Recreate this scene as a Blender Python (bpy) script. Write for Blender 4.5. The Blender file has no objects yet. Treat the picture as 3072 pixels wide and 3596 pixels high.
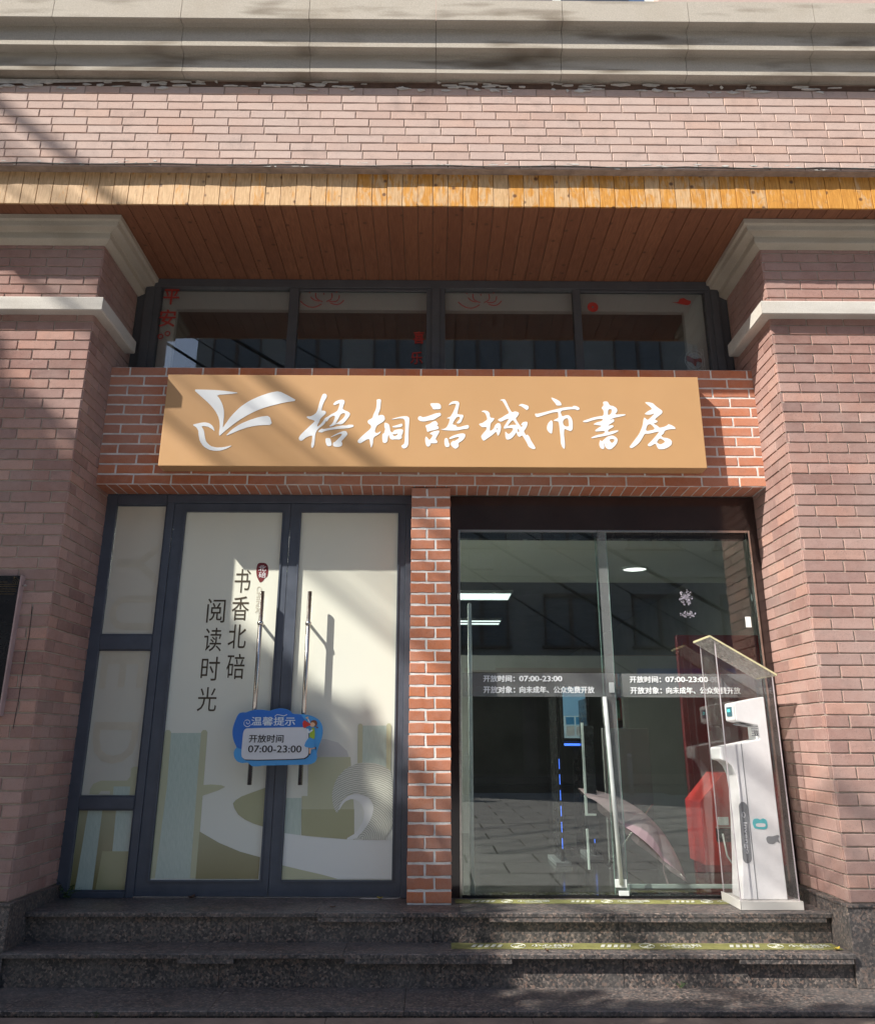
import bpy, math, random
from mathutils import Vector, Matrix
R = math.radians
random.seed(7)
scene = bpy.context.scene
col = scene.collection

# ------------------------------------------------------------------ camera
TILT, YAW, ROLL = 0.33525, 0.006894, 0.00245
CX, CY, FPX = 1536.0, 1548.0, 3033.9
CAM = Vector((0.0, -5.2051, 0.8655))
_f = Vector((math.sin(YAW)*math.cos(TILT), math.cos(YAW)*math.cos(TILT), math.sin(TILT)))
_r0 = Vector((math.cos(YAW), -math.sin(YAW), 0)); _u0 = _r0.cross(_f)
_r = _r0*math.cos(ROLL) + _u0*math.sin(ROLL); _u = _u0*math.cos(ROLL) - _r0*math.sin(ROLL)
cd = bpy.data.cameras.new('camera'); cam = bpy.data.objects.new('camera', cd); col.objects.link(cam)
cam.matrix_world = Matrix(((_r.x, _u.x, -_f.x, CAM.x), (_r.y, _u.y, -_f.y, CAM.y), (_r.z, _u.z, -_f.z, CAM.z), (0, 0, 0, 1)))
cd.sensor_width = 36; cd.lens = FPX/3596*36; cd.shift_y = -(1798-CY)/3596; cd.clip_end = 500; cd.clip_start = 0.05
scene.camera = cam

# ------------------------------------------------------------------ light
SUN = Vector((1.37, 1.0, -1.58)).normalized()          # the way the light travels
elev = math.asin(-SUN.z); azim = math.atan2(-SUN.x, -SUN.y)
w = bpy.data.worlds.new('World'); scene.world = w; w.use_nodes = True
nt = w.node_tree; bg = nt.nodes['Background']
sky = nt.nodes.new('ShaderNodeTexSky'); sky.sky_type = 'NISHITA'; sky.sun_disc = False
sky.sun_elevation = elev; sky.sun_rotation = azim % (2*math.pi); sky.air_density = 1.0; sky.dust_density = 1.2
nt.links.new(sky.outputs[0], bg.inputs[0]); bg.inputs[1].default_value = 0.115
sl = bpy.data.lights.new('sun', 'SUN'); sl.energy = 5.0; sl.angle = R(0.55); sl.color = (1, .95, .865)
so = bpy.data.objects.new('sun', sl); col.objects.link(so); so.location = (-14, -12, 16)
so.rotation_euler = SUN.to_track_quat('-Z', 'Y').to_euler()
scene.view_settings.view_transform = 'Standard'; scene.view_settings.look = 'None'
scene.view_settings.gamma = 1; scene.view_settings.exposure = 0.58; scene.view_settings.use_curve_mapping = False

# ------------------------------------------------------------------ measuring
def W(px, py, Y):
    """point of the photograph (3072x3596) lying on the vertical plane y = Y"""
    d = _f + _r*((px-CX)/FPX) - _u*((py-CY)/FPX)
    return CAM + d*((Y-CAM.y)/d.y)

# ------------------------------------------------------------------ materials
class NT:
    def __init__(s, name):
        s.m = bpy.data.materials.new(name); s.m.use_nodes = True; s.t = s.m.node_tree
        s.p = s.t.nodes['Principled BSDF']; s.out = s.t.nodes['Material Output']
    def n(s, typ, **kw):
        x = s.t.nodes.new(typ)
        for k, v in kw.items():
            if k in x.inputs.keys() if hasattr(x, 'inputs') else False: x.inputs[k].default_value = v
            else: setattr(x, k, v)
        return x
    def l(s, a, b): s.t.links.new(a, b)
    def ramp(s, fac, stops, interp='LINEAR'):
        r = s.n('ShaderNodeValToRGB'); r.color_ramp.interpolation = interp
        e = r.color_ramp.elements
        while len(e) < len(stops): e.new(.5)
        for i, (p, c) in enumerate(stops):
            e[i].position = p; e[i].color = (c[0], c[1], c[2], 1) if hasattr(c, '__len__') else (c, c, c, 1)
        s.l(fac, r.inputs[0]); return r.outputs[0]
    def noise(s, vec, scale, detail=4, rough=.6, dist=0):
        x = s.n('ShaderNodeTexNoise'); x.inputs['Scale'].default_value = scale; x.inputs['Detail'].default_value = detail
        x.inputs['Roughness'].default_value = rough; x.inputs['Distortion'].default_value = dist
        s.l(vec, x.inputs['Vector']); return x.outputs['Fac']
    def mix(s, fac, a, b, mode='MIX'):
        x = s.n('ShaderNodeMix'); x.data_type = 'RGBA'; x.blend_type = mode
        for sock, v in ((x.inputs[0], fac), (x.inputs[6], a), (x.inputs[7], b)):
            if isinstance(v, (int, float)): sock.default_value = v
            elif isinstance(v, (tuple, list)): sock.default_value = (*v[:3], 1)
            else: s.l(v, sock)
        return x.outputs[2]
    def math(s, op, a, b=0.0):
        x = s.n('ShaderNodeMath'); x.operation = op
        for sock, v in ((x.inputs[0], a), (x.inputs[1], b)):
            if isinstance(v, (int, float)): sock.default_value = v
            else: s.l(v, sock)
        return x.outputs[0]
    def objvec(s, spread=37.0, scale=(1, 1, 1)):
        tc = s.n('ShaderNodeTexCoord'); oi = s.n('ShaderNodeObjectInfo')
        mp = s.n('ShaderNodeMapping'); s.l(tc.outputs['Object'], mp.inputs[0]); mp.inputs['Scale'].default_value = scale
        cb = s.n('ShaderNodeCombineXYZ'); k = s.math('MULTIPLY', oi.outputs['Random'], spread)
        for i in range(3): s.l(k, cb.inputs[i])
        s.l(cb.outputs[0], mp.inputs['Location']); s.rand = oi.outputs['Random']
        return mp.outputs[0]
    def pos(s, scale=(1, 1, 1)):
        g = s.n('ShaderNodeNewGeometry'); mp = s.n('ShaderNodeMapping'); mp.inputs['Scale'].default_value = scale
        s.l(g.outputs['Position'], mp.inputs[0]); return mp.outputs[0]
    def bump(s, h, strength, dist):
        b = s.n('ShaderNodeBump'); b.inputs['Strength'].default_value = strength; b.inputs['Distance'].default_value = dist
        s.l(h, b.inputs['Height']); s.l(b.outputs[0], s.p.inputs['Normal'])
    def set(s, color=None, rough=None, metal=None, spec=None, coat=None):
        for k, v in (('Base Color', color), ('Roughness', rough), ('Metallic', metal), ('Specular IOR Level', spec), ('Coat Weight', coat)):
            if v is None: continue
            if isinstance(v, (int, float)): s.p.inputs[k].default_value = v
            elif isinstance(v, (tuple, list)): s.p.inputs[k].default_value = (*v[:3], 1)
            else: s.l(v, s.p.inputs[k])
        return s.m

M = {}
def brick_mat(name, stops, pit=.5, dirt=(.10, .075, .07)):
    s = NT(name); v = s.objvec()
    base = s.ramp(s.rand, stops)
    f1 = s.noise(v, 22, 4); f2 = s.noise(v, 160, 3, .7); pv = s.pos(); f3 = s.noise(pv, 1.3, 4, .6); f4 = s.noise(pv, 7, 5, .7)
    c = s.mix(s.ramp(f1, [(.38, 0), (.75, .20)]), base, (.48, .35, .31))
    c = s.mix(s.ramp(f2, [(.56, 0), (.66, pit)]), c, dirt)
    c = s.mix(s.ramp(f4, [(.52, 0), (.78, .35)]), c, dirt)
    c = s.mix(s.ramp(f3, [(.40, 0), (.62, .22)]), c, (.55, .48, .44))
    vs = s.objvec(scale=(1, 1, .35)); f5 = s.noise(vs, 60, 2)
    hs = s.math('ADD', s.math('MULTIPLY', f2, .5), s.math('MULTIPLY', f5, .6))
    s.bump(hs, .55, .004)
    return s.set(c, .88, spec=.25)
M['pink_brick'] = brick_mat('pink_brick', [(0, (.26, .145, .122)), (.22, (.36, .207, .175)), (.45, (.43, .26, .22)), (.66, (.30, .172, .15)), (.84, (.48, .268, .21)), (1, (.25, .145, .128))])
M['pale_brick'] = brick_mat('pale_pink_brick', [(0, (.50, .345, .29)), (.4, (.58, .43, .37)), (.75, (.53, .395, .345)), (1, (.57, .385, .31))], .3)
M['red_brick'] = brick_mat('red_brick', [(0, (.44, .15, .075)), (.4, (.52, .185, .09)), (.8, (.42, .155, .085)), (1, (.58, .22, .11))], .35, (.14, .05, .03))

def plain(name, color, rough=.6, var=.12, scale=6, bump=0, metal=0, spec=.5, coat=0, fine=120):
    s = NT(name); pv = s.pos(); f = s.noise(pv, scale, 5, .65)
    lo = tuple(c*(1-var) for c in color); hi = tuple(min(1, c*(1+var)) for c in color)
    c = s.ramp(f, [(.3, lo), (.7, hi)])
    if bump: s.bump(s.noise(pv, fine, 4), bump, .003)
    rr = s.ramp(s.noise(pv, scale*2.3, 4), [(.3, max(.03, rough*.85)), (.7, min(1, rough*1.2))])
    return s.set(c, rr, metal, spec, coat)
M['mortar_dark'] = plain('grey_mortar', (.42, .36, .30), .95, .25, 9, .6, spec=.1)
M['mortar_brown'] = plain('brown_mortar', (.38, .30, .25), .95, .3, 9, .6, spec=.1)
M['mortar_white'] = plain('white_mortar', (.66, .645, .62), .95, .2, 14, .8, spec=.1)

def stone_mat(name, a, b, grime):
    s = NT(name); pv = s.pos(); gr = s.pos((.9, 1, 5.0))
    f = s.noise(pv, 210, 3, .7); g = s.noise(pv, 3, 5, .6); h = s.noise(gr, 1.7, 2.5, .5, 0)
    c = s.mix(s.ramp(f, [(.3, 0), (.7, 1)]), a, b)
    c = s.mix(s.ramp(g, [(.45, 0), (.75, .25)]), c, (.34, .27, .19))
    c = s.mix(s.ramp(h, [(.53, 0), (.74, grime)]), c, (.13, .098, .066))
    s.bump(f, .5, .0035); return s.set(c, .92, spec=.2)
M['stone'] = stone_mat('cut_stone', (.38, .34, .285), (.58, .53, .455), .85)
M['stone_cap'] = stone_mat('beige_capital_stone', (.42, .375, .305), (.56, .51, .43), .30)
M['stone_clean'] = stone_mat('rough_white_stone', (.52, .49, .44), (.70, .665, .61), .22)
def granite(name, dull):
    s = NT(name); pv = s.pos()
    v = s.n('ShaderNodeTexVoronoi'); v.inputs['Scale'].default_value = 92; s.l(pv, v.inputs['Vector'])
    v2 = s.n('ShaderNodeTexVoronoi'); v2.inputs['Scale'].default_value = 150; s.l(pv, v2.inputs['Vector'])
    hsv = s.n('ShaderNodeSeparateColor'); s.l(v.outputs['Color'], hsv.inputs[0])
    h2 = s.n('ShaderNodeSeparateColor'); s.l(v2.outputs['Color'], h2.inputs[0])
    c = s.ramp(hsv.outputs[0], [(0, (.018, .018, .020)), (.28, (.05, .045, .044)), (.46, (.11, .092, .084)), (.63, (.20, .135, .108)), (.78, (.14, .118, .108)), (.92, (.29, .225, .19))], 'CONSTANT')
    c = s.mix(s.ramp(h2.outputs[1], [(.0, .85), (.30, .15), (.42, 0)]), c, (.035, .034, .036))
    dirt = s.noise(pv, 2.2, 6, .7)
    c = s.mix(s.ramp(dirt, [(.42, dull), (.66, min(1, dull+.38))]), c, (.165, .152, .145))
    rr = s.ramp(s.noise(pv, 5, 4), [(.35, .28+dull*.6), (.7, .5+dull*.6)])
    s.bump(s.noise(pv, 90, 3), .12, .002)
    return s.set(c, rr, spec=.5)
M['granite'] = granite('red_granite', .10); M['granite_tread'] = granite('dusty_granite', .14)

def wood_mat(name, dark):
    s = NT(name); v = s.objvec(scale=(11, 1.0, 11) if dark else (11, 11, 1.2)); vk = s.objvec(53, (1, 1, 1)); g = s.n('ShaderNodeNewGeometry'); sep = s.n('ShaderNodeSeparateXYZ'); s.l(g.outputs['Position'], sep.inputs[0])
    grain = s.noise(v, 9, 5, .6, .4); kn = s.n('ShaderNodeTexVoronoi'); kn.inputs['Scale'].default_value = 9; s.l(vk, kn.inputs['Vector'])
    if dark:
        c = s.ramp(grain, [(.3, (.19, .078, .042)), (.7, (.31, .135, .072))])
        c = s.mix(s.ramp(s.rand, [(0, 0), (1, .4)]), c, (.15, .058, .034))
    else:
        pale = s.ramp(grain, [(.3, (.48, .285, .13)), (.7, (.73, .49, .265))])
        orange = s.ramp(grain, [(.3, (.46, .19, .03)), (.7, (.72, .36, .08))])
        patch = s.noise(s.objvec(53, (2.6, 1, .8)), 9, 5, .65, .6)
        xx = s.ramp(s.math('ADD', s.math('MULTIPLY', sep.outputs[0], .16), .45), [(0, 0), (1, 1)])
        k = s.math('ADD', s.math('ADD', patch, s.math('MULTIPLY', xx, .42)), s.math('MULTIPLY', s.rand, .22))
        c = s.mix(s.ramp(k, [(.80, 0), (.93, 1)]), pale, orange)
        c = s.mix(s.ramp(s.noise(vk, 35, 4), [(.6, 0), (.75, .45)]), c, (.22, .13, .07))
    c = s.mix(s.ramp(kn.outputs['Distance'], [(.0, .9), (.09, .8), (.16, 0)]), c, (.10, .045, .025))
    s.bump(grain, .35, .002); return s.set(c, .52 if not dark else .60, spec=.35)
M['wood_worn'] = wood_mat('worn_varnished_pine', False); M['wood_dark'] = wood_mat('brown_varnished_pine', True)  # fascia pine worn pale with orange varnish patches, soffit boards browner
M['drip'] = plain('dark_flashing', (.05, .045, .04), .7, .3, 12)
M['frame'] = plain('grey_blue_aluminium', (.075, .088, .115), .42, .14, 9, .1, spec=.5)
M['frame_dark'] = plain('dark_grey_aluminium', (.082, .084, .092), .5, .12, 9)
M['sign'] = plain('ochre_sign_board', (.53, .31, .145), .42, .035, 1.5, spec=.4)
M['white_acrylic'] = plain('white_acrylic_letter', (.82, .84, .85), .35, .02, 4)
M['steel'] = plain('brushed_steel', (.55, .52, .48), .22, .1, 20, metal=1)
M['white_plastic'] = plain('white_plastic', (.88, .88, .87), .38, .05, 5)
M['white_metal'] = plain('white_painted_metal', (.62, .66, .64), .4, .08, 8)
M['black'] = plain('black_lacquer', (.012, .012, .014), .25, .2, 6)
M['header'] = plain('dark_brown_gloss_panel', (.035, .022, .020), .12, .15, 4, spec=.6)
M['grey_plastic'] = plain('grey_plastic', (.22, .23, .24), .5, .1)
M['text_dark'] = plain('dark_brown_print', (.055, .04, .022), .5, .05)
M['text_black'] = plain('black_print', (.015, .015, .018), .5, .05)
M['text_pale'] = plain('pale_ochre_print', (.56, .525, .42), .4, .06)
M['pavement'] = plain('grey_paving_stone', (.36, .345, .33), .75, .22, 4, .3)
M['ground'] = plain('brown_paving', (.20, .15, .12), .85, .3, 5, .4)
M['red'] = plain('red_panel', (.26, .022, .028), .4, .1, 3); M['red_bright'] = plain('bright_red_paint', (.50, .035, .03), .4, .05, 3)
M['red_film'] = plain('red_sticker_print', (.38, .035, .025), .5, .05)
M['maroon'] = plain('maroon_seal_print', (.16, .012, .018), .5, .1)
M['int_wall'] = plain('interior_grey_wall', (.24, .235, .225), .8, .1, 2); M['int_ceil'] = plain('interior_white_ceiling', (.62, .64, .58), .8, .03, 2)
M['int_unlit'] = plain('interior_unlit_grey', (.20, .195, .19), .8, .1, 2); M['int_floor'] = plain('polished_floor_tile', (.09, .087, .082), .12, .2, 2)  # dimness of the unlit back ceiling and upper room put into the darker grey
M['white_wall'] = plain('white_plaster', (.60, .58, .54), .85, .05, 2)
M['blue'] = plain('blue_board_print', (.025, .15, .55), .35, .06, 3); M['sky_blue'] = plain('light_blue_print', (.07, .33, .70), .35, .05, 3)
M['blue_white'] = plain('pale_blue_white_print', (.70, .78, .85), .35, .03); M['pearl'] = plain('pale_grey_print', (.66, .68, .72), .35, .03)
M['skin'] = plain('skin_tone_print', (.75, .48, .32), .5, .04); M['hair'] = plain('brown_print', (.22, .07, .03), .5, .1)
M['green_p'] = plain('green_vest_print', (.35, .50, .04), .5, .08); M['red_p'] = plain('red_megaphone_print', (.60, .04, .03), .4, .08)
M['lime'] = plain('olive_green_floor_sticker', (.21, .205, .07), .6, .32, 11); M['lime_text'] = plain('white_worn_print', (.52, .53, .45), .6, .3, 45)
M['plaster'] = plain('opposite_building_render', (.40, .39, .365), .9, .15, 1.2); M['plaster2'] = plain('opposite_building_pale_render', (.50, .49, .46), .9, .12, 1.2)
M['plaster3'] = plain('brown_tile_cladding', (.20, .15, .125), .8, .2, 2.0)
M['cable'] = plain('black_cable_sheath', (.015, .015, .015), .6, .1)
M['bark'] = plain('tree_bark', (.13, .11, .085), .95, .35, 14, 1.0)
M['paint_flake'] = plain('peeling_whitewash', (.55, .52, .48), .9, .2, 30)
M['strip_brown'] = plain('dark_brown_strip', (.12, .07, .05), .85, .35, 14, .5)
M['weed'] = plain('weed_green', (.045, .09, .02), .7, .3, 30)
M['gold'] = plain('dull_gold_line', (.16, .11, .05), .4, .1, metal=.6)
M['pink_edge'] = plain('pinkish_board_edge', (.42, .30, .29), .6, .1)
M['teal'] = plain('teal_sticker_print', (.10, .55, .58), .5, .15, 40)
M['residue'] = plain('lilac_white_residue', (.42, .40, .48), .8, .3, 80)
M['dry_leaf'] = plain('yellow_dry_leaf', (.55, .42, .06), .7, .3, 60); M['dead_leaf'] = plain('brown_dead_leaf', (.10, .05, .03), .8, .3, 60)
M['orange'] = plain('orange_plastic', (.75, .25, .03), .5, .05)

def film_mat(name, a, b, zlo, zhi):                      # printed film: the print itself fades from one tint to the other
    s = NT(name); g = s.n('ShaderNodeNewGeometry'); sep = s.n('ShaderNodeSeparateXYZ'); s.l(g.outputs['Position'], sep.inputs[0])
    mr = s.n('ShaderNodeMapRange'); mr.inputs[1].default_value = zlo; mr.inputs[2].default_value = zhi; s.l(sep.outputs[2], mr.inputs[0])
    c = s.mix(mr.outputs[0], a, b)
    c = s.mix(s.ramp(s.noise(s.pos(), 1.6, 3), [(.4, 0), (.7, .3)]), c, tuple(x*.92 for x in a))
    s.bump(s.noise(s.pos(), 2.5, 2), .10, .01)
    return s.set(c, .16, spec=.5)
M['film'] = film_mat('printed_pale_film', (.74, .77, .70), (.78, .77, .64), .1, 2.4)
M['film_side'] = film_mat('printed_beige_film', (.60, .61, .54), (.62, .575, .47), .1, 2.4)
M['olive'] = film_mat('printed_olive', (.36, .36, .19), (.48, .50, .34), .05, 1.0)
M['olive_pale'] = film_mat('printed_pale_olive', (.50, .52, .34), (.56, .57, .40), .1, 1.1)
M['sand'] = film_mat('printed_dune', (.22, .20, .085), (.46, .47, .32), .05, .5)
M['mist'] = film_mat('printed_grey', (.56, .57, .53), (.60, .60, .57), .1, 1.1)
M['ribbon'] = film_mat('printed_white', (.78, .81, .78), (.80, .82, .78), .1, 1.1)
def stripes_mat(name, a, b, scale, rings=None):
    s = NT(name)
    if rings:
        tc = s.pos(); mp = s.n('ShaderNodeMapping'); mp.inputs['Location'].default_value = rings; s.l(tc, mp.inputs[0]); vec = mp.outputs[0]
        wv = s.n('ShaderNodeTexWave'); wv.wave_type = 'RINGS'; wv.rings_direction = 'Y'
        wv.inputs['Distortion'].default_value = 2.5; wv.inputs['Detail Scale'].default_value = 1.5
    else:
        vec = s.pos((1, 1, .03)); wv = s.n('ShaderNodeTexWave'); wv.bands_direction = 'X'; wv.inputs['Distortion'].default_value = 3.5; wv.inputs['Detail Scale'].default_value = 14
    wv.inputs['Scale'].default_value = scale; wv.inputs['Detail'].default_value = 3; s.l(vec, wv.inputs['Vector'])
    c = s.mix(s.ramp(wv.outputs['Fac'], [(.25, 1), (.55, 0)]), a, b)
    return s.set(c, .16, spec=.5)
M['pages'] = stripes_mat('printed_book_pages', (.54, .64, .57), (.42, .53, .46), 42)
M['wave'] = stripes_mat('printed_fanned_pages', (.68, .70, .62), (.40, .42, .35), 27, (.42, 0, -.30))

def glass_mat(name, tint=(.93, .97, .95), ior=1.5, dirt=.015, rough=.0, refl=1.7):
    s = NT(name); s.t.nodes.remove(s.p)
    fr = s.n('ShaderNodeFresnel'); gg = s.n('ShaderNodeNewGeometry')
    s.l(s.math('ADD', ior, s.math('MULTIPLY', gg.outputs['Backfacing'], 1/ior-ior)), fr.inputs[0])
    k = s.math('MULTIPLY', fr.outputs[0], refl)
    tr = s.n('ShaderNodeBsdfTransparent'); tr.inputs[0].default_value = (*tint, 1)
    gl = s.n('ShaderNodeBsdfGlossy'); gl.inputs['Roughness'].default_value = rough
    df = s.n('ShaderNodeBsdfDiffuse'); df.inputs[0].default_value = (.7, .7, .68, 1)
    mx = s.n('ShaderNodeMixShader'); s.l(k, mx.inputs[0]); s.l(tr.outputs[0], mx.inputs[1]); s.l(gl.outputs[0], mx.inputs[2])
    tl = s.n('ShaderNodeBsdfTranslucent'); tl.inputs[0].default_value = (.7, .7, .66, 1); md = s.n('ShaderNodeMixShader'); s.l(df.outputs[0], md.inputs[1]); s.l(tl.outputs[0], md.inputs[2])
    m2 = s.n('ShaderNodeMixShader'); s.l(s.ramp(s.noise(s.pos(), 7 if dirt < .2 else 55, 5, .7), [(.4, dirt*.3), (.75, min(1, dirt*2))]), m2.inputs[0])
    s.l(mx.outputs[0], m2.inputs[1]); s.l(md.outputs[0], m2.inputs[2]); s.l(m2.outputs[0], s.out.inputs[0])
    return s.m
M['glass'] = glass_mat('clear_glass', refl=2.3, dirt=.003)
M['glass_upper'] = glass_mat('upper_window_glass', (.90, .92, .92), refl=3.0, dirt=.004)
M['acrylic'] = glass_mat('scratched_acrylic', (.985, .98, .985), 1.45, .03, .03, refl=.75)
M['acrylic_roof'] = glass_mat('dusty_acrylic_roof', (.88, .87, .82), 1.45, .42, .05, refl=.8)
M['acrylic_edge'] = plain('yellowed_acrylic_edge', (.62, .56, .34), .3, .15, 20)
M['acrylic_rim'] = plain('pale_acrylic_rim', (.58, .52, .54), .3, .15, 20)
def band_mat(name):
    s = NT(name); s.t.nodes.remove(s.p)
    tr = s.n('ShaderNodeBsdfTransparent'); df = s.n('ShaderNodeBsdfDiffuse'); df.inputs[0].default_value = (.45, .47, .47, 1)
    mx = s.n('ShaderNodeMixShader'); mx.inputs[0].default_value = .17
    s.l(tr.outputs[0], mx.inputs[1]); s.l(df.outputs[0], mx.inputs[2]); s.l(mx.outputs[0], s.out.inputs[0]); return s.m
M['frost'] = band_mat('frosted_strip')
M['glass_edge'] = plain('green_glass_edge', (.22, .33, .29), .2, .1, 20)
def emis(name, c, k):
    s = NT(name); s.set(c, .5); s.p.inputs['Emission Color'].default_value = (*c, 1); s.p.inputs['Emission Strength'].default_value = k; return s.m
M['lamp'] = emis('lit_ceiling_panel', (.88, 1, .97), 1.1); M['lobby_fill'] = emis('added_lobby_fill', (.95, 1, .9), 26.0); M['down'] = emis('lit_downlight', (1, 1, .95), 1.2)
M['led'] = emis('blue_led', (.08, .22, 1.0), 1.1); M['screen'] = emis('lit_info_screen', (.30, .40, .46), .30); M['screen_top'] = emis('lit_blue_screen', (.14, .28, .42), .30)
M['tiny_screen'] = emis('dim_teal_display', (.03, .10, .12), .6); M['teal_led'] = emis('teal_display_text', (.10, .65, .65), .6)
def umb_mat():
    s = NT('pink_umbrella_cloth'); s.set((.50, .36, .38), .6)
    s.p.inputs['Transmission Weight'].default_value = 0; return s.m
M['umbrella'] = umb_mat()
def leaf_mat():
    s = NT('leaf_green'); v = s.objvec(); f = s.noise(s.pos(), 9, 2)
    return s.set(s.ramp(f, [(.3, (.035, .075, .015)), (.7, (.09, .14, .035))]), .55)
M['leaf'] = leaf_mat()

# ------------------------------------------------------------------ geometry helpers
def link(name, me, parent=None, mat=None):
    o = bpy.data.objects.new(name, me); col.objects.link(o)
    if mat is not None and me is not None and not me.materials: me.materials.append(M[mat])
    if parent is not None: o.parent = parent
    return o
def thing(name, label, cat, loc=(0, 0, 0), group=None):
    o = bpy.data.objects.new(name, None); col.objects.link(o); o.location = loc; o.empty_display_size = .1
    o['label'] = label; o['category'] = cat
    if group: o['group'] = group
    return o
def tag(o, label, cat, group=None):
    o['label'] = label; o['category'] = cat
    if group: o['group'] = group
    return o
class MB:
    def __init__(s): s.v = []; s.f = []; s.mi = []
    def box(s, x0, x1, y0, y1, z0, z1, mi=0):
        b = len(s.v)
        s.v += [(x0, y0, z0), (x1, y0, z0), (x1, y1, z0), (x0, y1, z0), (x0, y0, z1), (x1, y0, z1), (x1, y1, z1), (x0, y1, z1)]
        s.f += [tuple(b+i for i in q) for q in ((0, 3, 2, 1), (4, 5, 6, 7), (0, 1, 5, 4), (1, 2, 6, 5), (2, 3, 7, 6), (3, 0, 4, 7))]; s.mi += [mi]*6
        return s
    def prism(s, pts, a, b, axis, mi=0):
        """pts: 2D outline; axis 'x': pts=(y,z) swept a..b along x; 'y': pts=(x,z); 'z': pts=(x,y)"""
        n = len(pts); k = len(s.v)
        for t in (a, b):
            for p, q in pts:
                s.v.append({'x': (t, p, q), 'y': (p, t, q), 'z': (p, q, t)}[axis])
        s.f.append(tuple(range(k, k+n))); s.f.append(tuple(range(k+2*n-1, k+n-1, -1)))
        for i in range(n): j = (i+1) % n; s.f.append((k+i, k+n+i, k+n+j, k+j))
        s.mi += [mi]*(n+2); return s
    def tube(s, path, r, n=8, mi=0):
        path = [Vector(p) for p in path]; k = len(s.v); rr = r if isinstance(r, (list, tuple)) else [r]*len(path)
        for i, p in enumerate(path):
            d = (path[min(i+1, len(path)-1)]-path[max(i-1, 0)]).normalized()
            a = d.cross(Vector((0, 0, 1)) if abs(d.z) < .9 else Vector((1, 0, 0))).normalized(); b = d.cross(a)
            for j in range(n):
                t = 2*math.pi*j/n; s.v.append(tuple(p+(a*math.cos(t)+b*math.sin(t))*rr[i]))
        for i in range(len(path)-1):
            for j in range(n): s.f.append((k+i*n+j, k+i*n+(j+1) % n, k+(i+1)*n+(j+1) % n, k+(i+1)*n+j)); s.mi.append(mi)
        s.f.append(tuple(k+j for j in range(n-1, -1, -1))); s.f.append(tuple(k+(len(path)-1)*n+j for j in range(n))); s.mi += [mi]*2
        return s
    def ball(s, c, r, n=12, mi=0, sc=(1, 1, 1)):
        k = len(s.v); m = n//2
        for i in range(1, m):
            for j in range(n):
                a = math.pi*i/m; t = 2*math.pi*j/n
                s.v.append((c[0]+r*sc[0]*math.sin(a)*math.cos(t), c[1]+r*sc[1]*math.sin(a)*math.sin(t), c[2]+r*sc[2]*math.cos(a)))
        top = len(s.v); s.v.append((c[0], c[1], c[2]+r*sc[2])); s.v.append((c[0], c[1], c[2]-r*sc[2]))
        for i in range(m-2):
            for j in range(n): s.f.append((k+i*n+j, k+(i+1)*n+j, k+(i+1)*n+(j+1) % n, k+i*n+(j+1) % n)); s.mi.append(mi)
        for j in range(n):
            s.f.append((top, k+j, k+(j+1) % n)); s.f.append((top+1, k+(m-2)*n+(j+1) % n, k+(m-2)*n+j)); s.mi += [mi]*2
        return s
    def mesh(s, name='m', mats=(), smooth=False, bevel=0):
        me = bpy.data.meshes.new(name); me.from_pydata(s.v, [], s.f); me.update()
        for m in mats: me.materials.append(M[m])
        for p, i in zip(me.polygons, s.mi): p.material_index = i; p.use_smooth = smooth
        import bmesh
        bm = bmesh.new(); bm.from_mesh(me); bmesh.ops.recalc_face_normals(bm, faces=bm.faces)
        if bevel: bmesh.ops.bevel(bm, geom=bm.edges[:], offset=bevel, segments=2, affect='EDGES', profile=.5, clamp_overlap=True)
        bm.to_mesh(me); bm.free()
        return me
    def build(s, name, mat, parent=None, smooth=False, bevel=0):
        mats = (mat,) if isinstance(mat, str) else mat
        return link(name, s.mesh(name, mats, smooth, bevel), parent)
def box(name, mat, parent, x0, x1, y0, y1, z0, z1, bevel=0): return MB().box(x0, x1, y0, y1, z0, z1).build(name, mat, parent, bevel=bevel)

def chaikin(p, it=1):
    for _ in range(it):
        q = []
        for i in range(len(p)):
            a, b = p[i], p[(i+1) % len(p)]
            q += [(a[0]*.8+b[0]*.2, a[1]*.8+b[1]*.2), (a[0]*.2+b[0]*.8, a[1]*.2+b[1]*.8)]
        p = q
    return p
dg = bpy.context.evaluated_depsgraph_get
def curve_mesh(cu):
    o = bpy.data.objects.new('t', cu); col.objects.link(o); bpy.context.view_layer.update()
    me = bpy.data.meshes.new_from_object(o.evaluated_get(dg())); col.objects.unlink(o); bpy.data.objects.remove(o); return me
def place2d(me, o, u, v, n):
    o, u, v, n = map(Vector, (o, u, v, n))
    for vt in me.vertices: c = vt.co.copy(); vt.co = o+u*c.x+v*c.y+n*c.z
    me.update(); return me
def flat(name, mat, parent, loops, Y, th=.0008, smooth=0):
    """closed outlines (x,z pairs, holes inside) as a plate of thickness th whose front is at y = Y"""
    cu = bpy.data.curves.new('c', 'CURVE'); cu.dimensions = '2D'; cu.fill_mode = 'BOTH'; cu.extrude = th/2
    for lp in loops:
        if smooth: lp = chaikin(lp, smooth)
        sp = cu.splines.new('POLY'); sp.points.add(len(lp)-1); sp.use_cyclic_u = True
        for i, (x, z) in enumerate(lp): sp.points[i].co = (x, z, 0, 1)
    me = curve_mesh(cu); place2d(me, (0, Y+th/2, 0), (1, 0, 0), (0, 0, 1), (0, -1, 0))
    me.materials.clear(); return link(name, me, parent, mat)
def text_mesh(body, bold=0, ext=.001):
    cu = bpy.data.curves.new('t', 'FONT'); cu.body = body; cu.size = 1; cu.extrude = ext; cu.offset = bold; cu.resolution_u = 3
    me = curve_mesh(cu); me.materials.clear(); return me
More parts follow.
